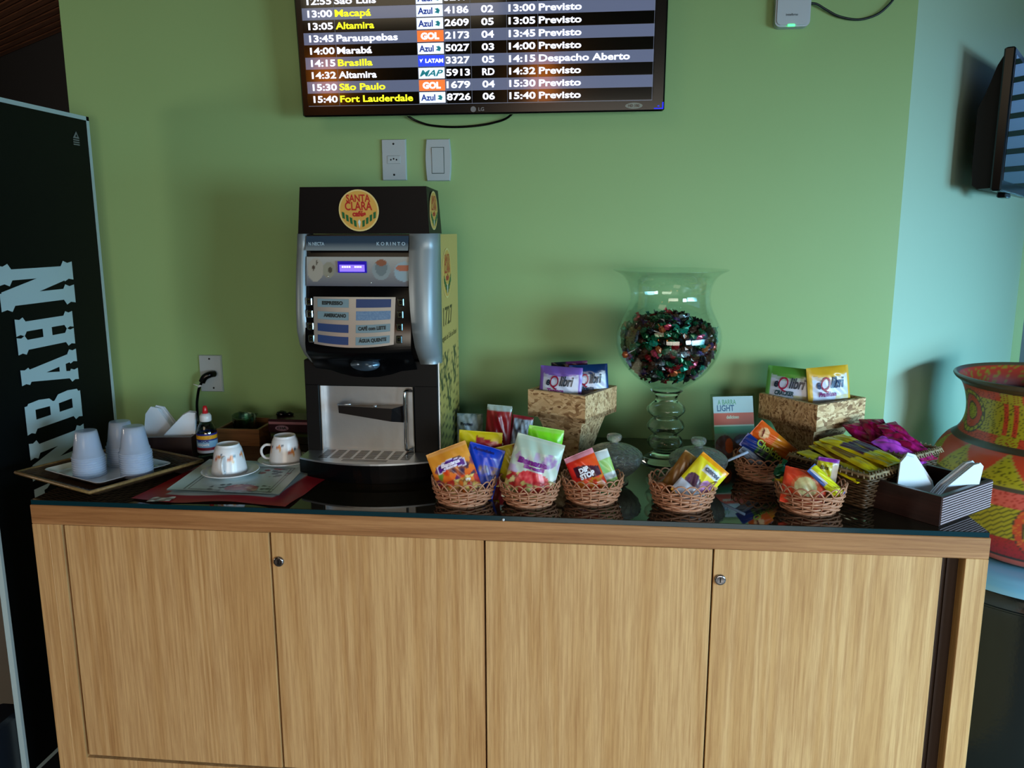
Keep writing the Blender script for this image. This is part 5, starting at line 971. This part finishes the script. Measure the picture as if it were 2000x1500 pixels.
for (cx, cy, n, wh) in ((-1.206, 1.762, 9, 'front left stack'), (-1.092, 1.772, 11, 'tallest stack on the right'), (-1.182, 1.862, 9, 'rear stack')):
    for k in range(n):
        if cup0 is None: cup0 = mb.build('plastic_cup', CUPM); o = cup0
        else: o = cup0.copy(); COL.objects.link(o)
        o.location = (cx + 0.0004 * sin(k * 3), cy, zb + k * 0.0056)
        top = k == n - 1
        tag(o, 'clear plastic cup, ' + ('topmost' if top else ORD[n - 1 - k] + ' from the top') + ' of the ' + wh, 'cup', 'nested plastic cups, ' + wh)
# placemat
def matc(u, v):
    e = min(u, v, 1 - u, 1 - v)
    if e < 0.16: return mixc(L_(176, 16, 40), L_(130, 10, 30), cell(u, v, 20)[0] * 0.4)
    return L_(196, 204, 200)
mb = MB()
def matf(u, v):
    x = -1.035 + 0.37 * u + (0.03 * v); y = 1.636 + 0.33 * v + 0.02 * (0.5 - u) * (1 - v); z = H + 0.0012 + 0.0022 * (sin(u * 14) * 0.5 + 0.5) * max(0, 0.25 - v) * 4 + 0.001 * (1 + sin(v * 17)) * max(0, u - 0.8) * 5
    return (x, y - 0.012 * sin(u * pi * 2.2) * (1 - v), z)
mb.grid(matf, 60, 50, col=matc); tag(mb.build('placemat', PRINTM), 'crimson cloth placemat under the patterned plate and upturned cups', 'placemat')
mb = MB(); mb.grid(lambda u, v: (-0.985 + 0.05 * u, 1.622 + 0.028 * v + 0.03 * u * 0.3, H + 0.0042 + 0.002 * sin(u * 9) * sin(v * 7)), 12, 8, col=lambda u, v: mixc(L_(190, 190, 180), L_(90, 80, 76), cell(u, v, 6)[0] * 1.2)); tag(mb.build('lace_corner', PRINTM), 'small white lace corner poking out at the front of the crimson placemat', 'lace cloth')
def platec(u, v):
    for r, c in (((0.10, 0.12), (50, 60, 66)), ((0.135, 0.145), (60, 70, 74))):
        e = min(u, v, 1 - u, 1 - v)
        if r[0] < e < r[1]: return L_(*c)
    if ell(u, v, 0.60, 0.20, 0.15, 0.12): d2, i = cell(u, v, 18); return mixc(L_(190, 20, 40), L_(120, 10, 24), d2) if i < 0.8 else L_(220, 150, 120)
    if ell(u, v, 0.60, 0.18, 0.30, 0.17):
        d2, i = cell(u, v, 14, 4)
        if d2 < 0.12: return L_(40, 70, 70)
    if ell(u, v, 0.75, 0.72, 0.16, 0.14) or ell(u, v, 0.3, 0.75, 0.14, 0.12):
        d2, i = cell(u, v, 13, 8)
        if d2 < 0.16: return pick([(60, 80, 90), (150, 40, 50), (50, 90, 80)], i)
    return L_(196, 214, 214)
t = thing('patterned_plate', (-0.85, 1.80, H), 'square white plate with dark lines and red roses on the crimson placemat', 'plate', rot=(0, 0, radians(0)))
mb = MB()
def pf(u, v, dz=0.0):
    e = min(u, v, 1 - u, 1 - v); x = -0.140 + 0.27 * u + 0.02 * (1 - v) - 0.0 ; y = -0.128 + 0.25 * v + 0.01 * (1 - u); return (x, y, 0.0065 + dz + (0.007 * max(0, 0.12 - e) / 0.12))
mb.grid(pf, 100, 80, col=platec); mb.grid(lambda u, v: pf(u, v, -0.0025), 20, 16, flip=True, col=lambda u, v: L_(180, 190, 190)); mb.build('plate', GLAZE, t, world=False)
def saucer(c, z, label):
    t = thing('saucer', (c[0], c[1], z), label, 'saucer', 'white saucers under upturned cups')
    mb = MB(); mb.lathe([(0.0, 0.0), (0.026, 0.0), (0.028, 0.003), (0.050, 0.007), (0.067, 0.014), (0.0685, 0.0155), (0.067, 0.0165), (0.050, 0.0095), (0.030, 0.006), (0.0, 0.0055)], 48); mb.build('dish', PORC, t, world=False); return t
def coffee_cup(c, z, ha, label):
    t = thing('coffee_cup', (c[0], c[1], z), label, 'cup', 'white coffee cups with flower print', rot=(0, 0, ha))
    pr = [(0.0425, 0.0), (0.0425, 0.002), (0.0385, 0.026), (0.0335, 0.052), (0.0305, 0.062), (0.028, 0.066), (0.0268, 0.071), (0.0255, 0.071), (0.0245, 0.067), (0.0, 0.066)]
    mb = MB(); P = []; C = []; n = 96; pp = cm_spline(pr[:8], 4) + [(0.0245, 0.067), (0.0001, 0.0665)]
    for r, z_ in pp:
        for i in range(n):
            a = 2 * pi * i / n; P.append((r * cos(a), r * sin(a), z_)); col = L_(226, 230, 236); u = a / (2 * pi); v = z_ / 0.07
            for k in range(7):
                du = (u * 7 - k - 0.5 + 3.5) % 7 - 3.5; vv = 0.60 + 0.10 * sin(k * 2.2)
                for ox, oy, rr, cc in ((0, 0, 0.13, (222, 140, 70)), (0.24, 0.06, 0.09, (70, 96, 120)), (-0.22, -0.05, 0.10, (196, 110, 80)), (0.08, -0.14, 0.08, (214, 176, 120))):
                    if ((du - ox) / (rr * 1.2)) ** 2 + ((v - vv - oy) / (rr * 0.62)) ** 2 < 1: col = L_(*cc)
            C.append(col)
    F = [(j * n + i, j * n + (i + 1) % n, (j + 1) * n + (i + 1) % n, (j + 1) * n + i) for j in range(len(pp) - 1) for i in range(n)]
    mb.add(P, F, 0, True, C); ip = [(0.040, 0.0), (0.036, 0.026), (0.031, 0.05), (0.026, 0.060), (0.0001, 0.061)]; mb.lathe([(0.0425, 0.0)] + ip, 48, close=False); mb.c[-48 * 6:] = [L_(226, 230, 236)] * (48 * 6)
    mb.build('cup_body', GLAZE, t, world=False)
    mb = MB(); mb.tube(smoothp([(0.0365, 0, 0.046), (0.050, 0, 0.046), (0.060, 0, 0.036), (0.060, 0, 0.022), (0.052, 0, 0.012), (0.0395, 0, 0.010)], 4), 0.0035, 8); mb.build('handle', PORC, t, world=False)
    return t
saucer((-0.880, 1.818), H + 0.0068, 'white saucer nearer the front, lying on the patterned plate'); coffee_cup((-0.888, 1.830), H + 0.0132, radians(-80), 'upturned white flowered coffee cup on the front saucer, handle facing the viewer')
saucer((-0.792, 1.945), H + 0.0018, 'white saucer beside the coffee machine, further back'); coffee_cup((-0.790, 1.945), H + 0.0080, radians(190), 'upturned white flowered coffee cup beside the coffee machine, handle to the left')
# sweetener bottle
t = thing('sweetener_bottle', (-1.027, 2.0, H), 'small clear sweetener bottle with blue and yellow label and red nozzle', 'bottle')
mb = MB(); mb.lathe([(0.0, 0), (0.024, 0), (0.026, 0.003), (0.026, 0.055), (0.0255, 0.070), (0.021, 0.084), (0.014, 0.096), (0.011, 0.100), (0, 0.100)], 32); mb.build('body', M_thin('pet_plastic', (196, 214, 222), 0.10, 0.05, 0.6), t, world=False)
def labc(u, v): 
    if v < 0.14: return L_(206, 206, 214)
    if v < 0.30: return L_(120, 24, 40)
    if v < 0.62: return mixc(L_(90, 150, 196), L_(150, 190, 216), v)
    if v < 0.70: return L_(30, 50, 130)
    if v < 0.90: return mixc(L_(226, 176, 30), L_(214, 80, 40), cell(u * 4, v, 8)[0])
    return L_(36, 44, 130)
mb = MB(); mb.grid(lambda u, v: ((0.0264) * cos(2 * pi * u), (0.0264) * sin(2 * pi * u), 0.016 + 0.052 * v), 80, 26, col=labc); lb = mb.build('wrap_label', PRINT, t, world=False)
mb = MB(); P, F = text_geo('ZERO CAL', 0.009, 0.036, bold=0.0005); mb.add([(0.0268 * sin((p.x - 0.018) / 0.0268), -0.0268 * cos((p.x - 0.018) / 0.0268), 0.0455 + p.y) for p in P], F); P, F = text_geo('ADOÇANTE', 0.007, 0.034, bold=0.0003); mb.add([(0.0268 * sin((p.x - 0.017) / 0.0268), -0.0268 * cos((p.x - 0.017) / 0.0268), 0.036 + p.y) for p in P], F, 1); mb.build('lettering', [M('navy_ink', (30, 40, 120), 0.4), M('white_ink', (220, 225, 235), 0.4)], t, world=False)
mb = MB(); mb.lathe([(0.0, 0.098), (0.014, 0.098), (0.015, 0.100), (0.015, 0.112), (0.011, 0.119), (0.0, 0.119)], 24); mb.build('white_collar', WHITEP, t, world=False)
mb = MB(); mb.lathe([(0.0, 0.118), (0.0075, 0.118), (0.0068, 0.128), (0.006, 0.134), (0.0045, 0.139), (0.0, 0.140)], 20); mb.build('red_nozzle', M('red_plastic', (176, 24, 32), 0.3), t, world=False)
# little wooden box with clear plastic cups in it
t = thing('wooden_box', (-0.995, 2.19, H), 'open light brown wooden box behind the sweetener bottle', 'box'); mb = MB(); w = 0.008
for a, b in (((-0.062, -0.075, 0), (0.062, -0.075 + w, 0.048)), ((-0.062, 0.075 - w, 0), (0.062, 0.075, 0.048)), ((-0.062, -0.067, 0), (-0.054, 0.067, 0.048)), ((0.054, -0.067, 0), (0.062, 0.067, 0.048)), ((-0.054, -0.067, 0), (0.054, 0.067, 0.005))): mb.box(a, b)
mb.build('tray', MIDW, t, world=False)
CLR = M_thin('clear_plastic_wrap', (216, 232, 226), 0.12, 0.08, 0.7)
c0 = None
for i, (x, y, z, rx) in enumerate(((-1.013, 2.175, H + 0.034, 0.15), (-0.992, 2.18, H + 0.030, -0.1), (-1.02, 2.215, H + 0.03, 0.2))):
    if c0 is None:
        mb = MB(); mb.lathe([(0.018, 0.0), (0.020, 0.001), (0.027, 0.062), (0.0285, 0.0645), (0.0265, 0.0645), (0.019, 0.004), (0.0, 0.003)], 18, close=False, smooth=False); c0 = mb.build('clear_cup', CLR); o = c0
    else: o = c0.copy(); COL.objects.link(o)
    o.location = (x, y, z - 0.022); o.rotation_euler = (rx, rx, i); tag(o, ('left front', 'right front', 'rear')[i] + ' clear crinkled plastic cup inside the small wooden box', 'cup')
# tea boxes
def teabox(a, b, rgb, stripe, label, txt=None):
    t = thing('tea_box', ((a[0] + b[0]) / 2, (a[1] + b[1]) / 2, a[2]), label, 'tea box'); mb = MB(); mb.box(a, b, bev=0.001); mb.build('carton', M('carton_' + str(rgb[0]), rgb, 0.35), t)
    mb = MB(); z = a[2] + (b[2] - a[2]) * 0.62; mb.box((a[0] + 0.002, a[1] - 0.0006, z), (b[0] - 0.002, a[1], z + 0.007)); mb.build('stripe', M('stripe_ink', stripe, 0.4), t)
    if txt:
        mb = MB(); mb.prism([(0.020 * cos(q), 0.008 * sin(q)) for q in [2 * pi * i / 24 for i in range(24)]], 0.0005, 0, T=XZ(a[0] + 0.04, a[1], a[2] + (b[2] - a[2]) * 0.32)); add_text(mb, txt, 0.009, XZ(a[0] + 0.026, a[1] - 0.0009, a[2] + (b[2] - a[2]) * 0.25), 0.028, mi=1, bold=0.0004); mb.build('oval_mark', [M('oval_pale', (150, 120, 140), 0.4), INK], t)
    return t
teabox((-0.915, 2.150, H), (-0.775, 2.235, H + 0.034), (40, 40, 30), (60, 80, 40), 'lower dark olive tea box left of the coffee machine')
teabox((-0.918, 2.145, H + 0.0345), (-0.778, 2.23, H + 0.072), (46, 14, 26), (158, 112, 124), 'upper dark maroon tea box with a pink stripe, left of the coffee machine', 'CHÁ')
mb = MB(); mb.lathe([(0.0, 0), (0.012, 0), (0.016, 0.004), (0.013, 0.012), (0.004, 0.015), (0, 0.015)], 12); mb.lathe([(0.0, 0), (0.010, 0), (0.012, 0.006), (0.0, 0.011)], 10, c=(0.022, 0.006)); o = mb.build('black_clip', BLACK); o.location = (-0.895, 2.19, H + 0.0722); tag(o, 'small black clip lying on the maroon tea box', 'clip')

# ------------------------------------------------------------ vase and its seat
VC = (1.243, 2.295)
OD = M('black_leather', (16, 20, 20), 0.22, spec=0.6, bump=(90, 0.15, 0.003))
t = thing('round_pouf', (VC[0], VC[1], 0), 'round glossy black leather seat beside the sideboard, under the painted vase', 'pouf')
mb = MB(); mb.lathe(cm_spline([(0.313, 0.03), (0.324, 0.10), (0.328, 0.3), (0.326, 0.50), (0.318, 0.565), (0.290, 0.605), (0.25, 0.62), (0.15, 0.622)], 4) + [(0.0, 0.622)], 72, c=VC); mb.build('cushion', OD, t)
mb = MB(); mb.lathe([(0.0, 0.0), (0.285, 0.0), (0.285, 0.032), (0.0, 0.032)], 48, c=VC); mb.build('plinth', BLACK, t)
mb = MB(); mb.lathe(cm_spline([(0.311, 0.588), (0.304, 0.602), (0.289, 0.612), (0.258, 0.6222), (0.15, 0.6235)], 4) + [(0.0, 0.6235)], 72, c=VC, close=False); tag(mb.build('top_sheen', M('pale_blue_sheen', (112, 164, 192), 0.25, coat=0.5), t), 'pale blue reflection painted over the seat top')  # bluish reflection on the black seat, put in as a pale coloured layer
mb = MB(); mb.tube([(VC[0] + 0.322 * cos(a), VC[1] + 0.322 * sin(a), 0.552) for a in [2 * pi * i / 72 for i in range(72)]], 0.004, 6, closed=True); mb.build('piping', OD, t)
RED = L_(196, 66, 40); RED2 = L_(172, 40, 34); YEL = L_(168, 158, 34); OUT = L_(66, 56, 42); PINK = L_(206, 86, 78)
def hatch(a, z, r, c1, c2, s=90, dirn=0): q = sin((z * s * 9 + a * r * s * 9 * dirn)); return c1 if q > -0.35 else c2
def scrib(a, z, r, base, ink, s=34): d2, i = cell(a * r * s, z * s, 1.0, 3); x = sin(a * r * 520 + 3 * sin(z * 160)) * sin(z * 560 + 2 * sin(a * 40)); return ink if x > 0.45 else base
DY = L_(88, 84, 20); DR = L_(140, 40, 26)
def vasec(a, z, r):
    x = a * r
    if z > 1.098: return OUT
    if z > 0.945:      # neck: circles between outlined bands
        if z > 1.088: return OUT
        zz = z - 1.018; P_ = 2 * pi / 5; k = (a / P_) % 1 - 0.5; dx = k * P_ * 0.222; rr = math.hypot(dx, zz)
        if z < 0.953: return OUT
        if rr < 0.022: return scrib(a, z, r, YEL, DY)
        if rr < 0.026: return OUT
        if rr < 0.044: return scrib(a, z, r, PINK, DR) if k < 0 else RED
        if rr < 0.048: return OUT
        if rr < 0.056: return YEL if int(math.atan2(zz, dx) * 9) % 3 else DY
        if rr < 0.060: return OUT
        dx2 = ((a / P_ + 0.5) % 1 - 0.5) * P_ * 0.222
        if abs(dx2) < 0.020 and abs(zz) < 0.042: return scrib(a, z, r, YEL if abs(dx2) < 0.008 else RED, DY if abs(dx2) < 0.008 else DR)
        if abs(zz) > 0.045: return scrib(a, z, r, RED if abs(dx2) > 0.03 else YEL, DR)
        return scrib(a, z, r, YEL, DY)
    if z > 0.938: return OUT
    if z > 0.862:      # zigzag shoulder
        f = (z - 0.862) / 0.076; P_ = 2 * pi / 13; k = abs(((a / P_) % 1) * 2 - 1)
        if abs(k - f) < 0.05: return L_(170, 150, 60)
        if f < 0.06: return YEL
        return scrib(a, z, r, YEL, DY) if k > f else RED
    if z > 0.852: return OUT
    if z > 0.66:
        zz = z - 0.752; P_ = 2 * pi / 5; k = ((a + 0.1) / P_) % 1 - 0.5; dx = k * P_ * 0.29; rr = math.hypot(dx, zz)
        if rr < 0.036: return scrib(a, z, r, PINK, RED2)
        if rr < 0.041: return OUT
        if rr < 0.062: return YEL if (int((math.atan2(zz, dx) + 4) * 7) % 4) else scrib(a, z, r, YEL, DY)
        if rr < 0.066: return OUT
        if rr < 0.086: return scrib(a, z, r, RED, L_(206, 110, 40))
        if rr < 0.090: return OUT
        if z > 0.81: return scrib(a, z, r, PINK, RED2)
        if z > 0.72: return YEL if sin(z * 900 + 5 * dx * 60) > -0.5 else DY
        return scrib(a, z, r, RED2, DR)
    if z > 0.652: return OUT
    if z > 0.632: return L_(206, 100, 80)
    return OUT
t = thing('painted_vase', (VC[0], VC[1], 0.622), 'large red and yellow painted clay vase with circles and zigzags at the right edge', 'vase')
vp = cm_spline([(0.18, 0.623), (0.205, 0.640), (0.243, 0.69), (0.270, 0.745), (0.288, 0.80), (0.290, 0.85), (0.280, 0.89), (0.258, 0.925), (0.232, 0.947), (0.217, 0.975), (0.212, 1.01), (0.217, 1.05), (0.229, 1.085), (0.247, 1.102), (0.252, 1.110)], 12)
n = 320; P = []; C = []
for r, z in vp:
    for i in range(n): a = 2 * pi * i / n; P.append((VC[0] + r * cos(a), VC[1] + r * sin(a), z)); C.append(vasec(a, z, r))
mb = MB(); mb.add(P, [(j * n + i, j * n + (i + 1) % n, (j + 1) * n + (i + 1) % n, (j + 1) * n + i) for j in range(len(vp) - 1) for i in range(n)], 0, True, C); mb.build('vase_body', GLAZE, t)
ip = cm_spline([(0.252, 1.110), (0.250, 1.1145), (0.242, 1.112), (0.222, 1.085), (0.208, 1.04), (0.204, 1.0), (0.22, 0.95)], 6); P = []; C = []; n = 160
for r, z in ip:
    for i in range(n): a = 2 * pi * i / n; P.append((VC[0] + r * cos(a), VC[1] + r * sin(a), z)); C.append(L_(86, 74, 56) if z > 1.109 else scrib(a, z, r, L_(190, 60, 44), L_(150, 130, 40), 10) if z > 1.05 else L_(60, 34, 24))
mb = MB(); mb.add(P, [(j * n + i, j * n + (i + 1) % n, (j + 1) * n + (i + 1) % n, (j + 1) * n + i) for j in range(len(ip) - 1) for i in range(n)], 0, True, C); mb.build('inner_rim', GLAZE, t)
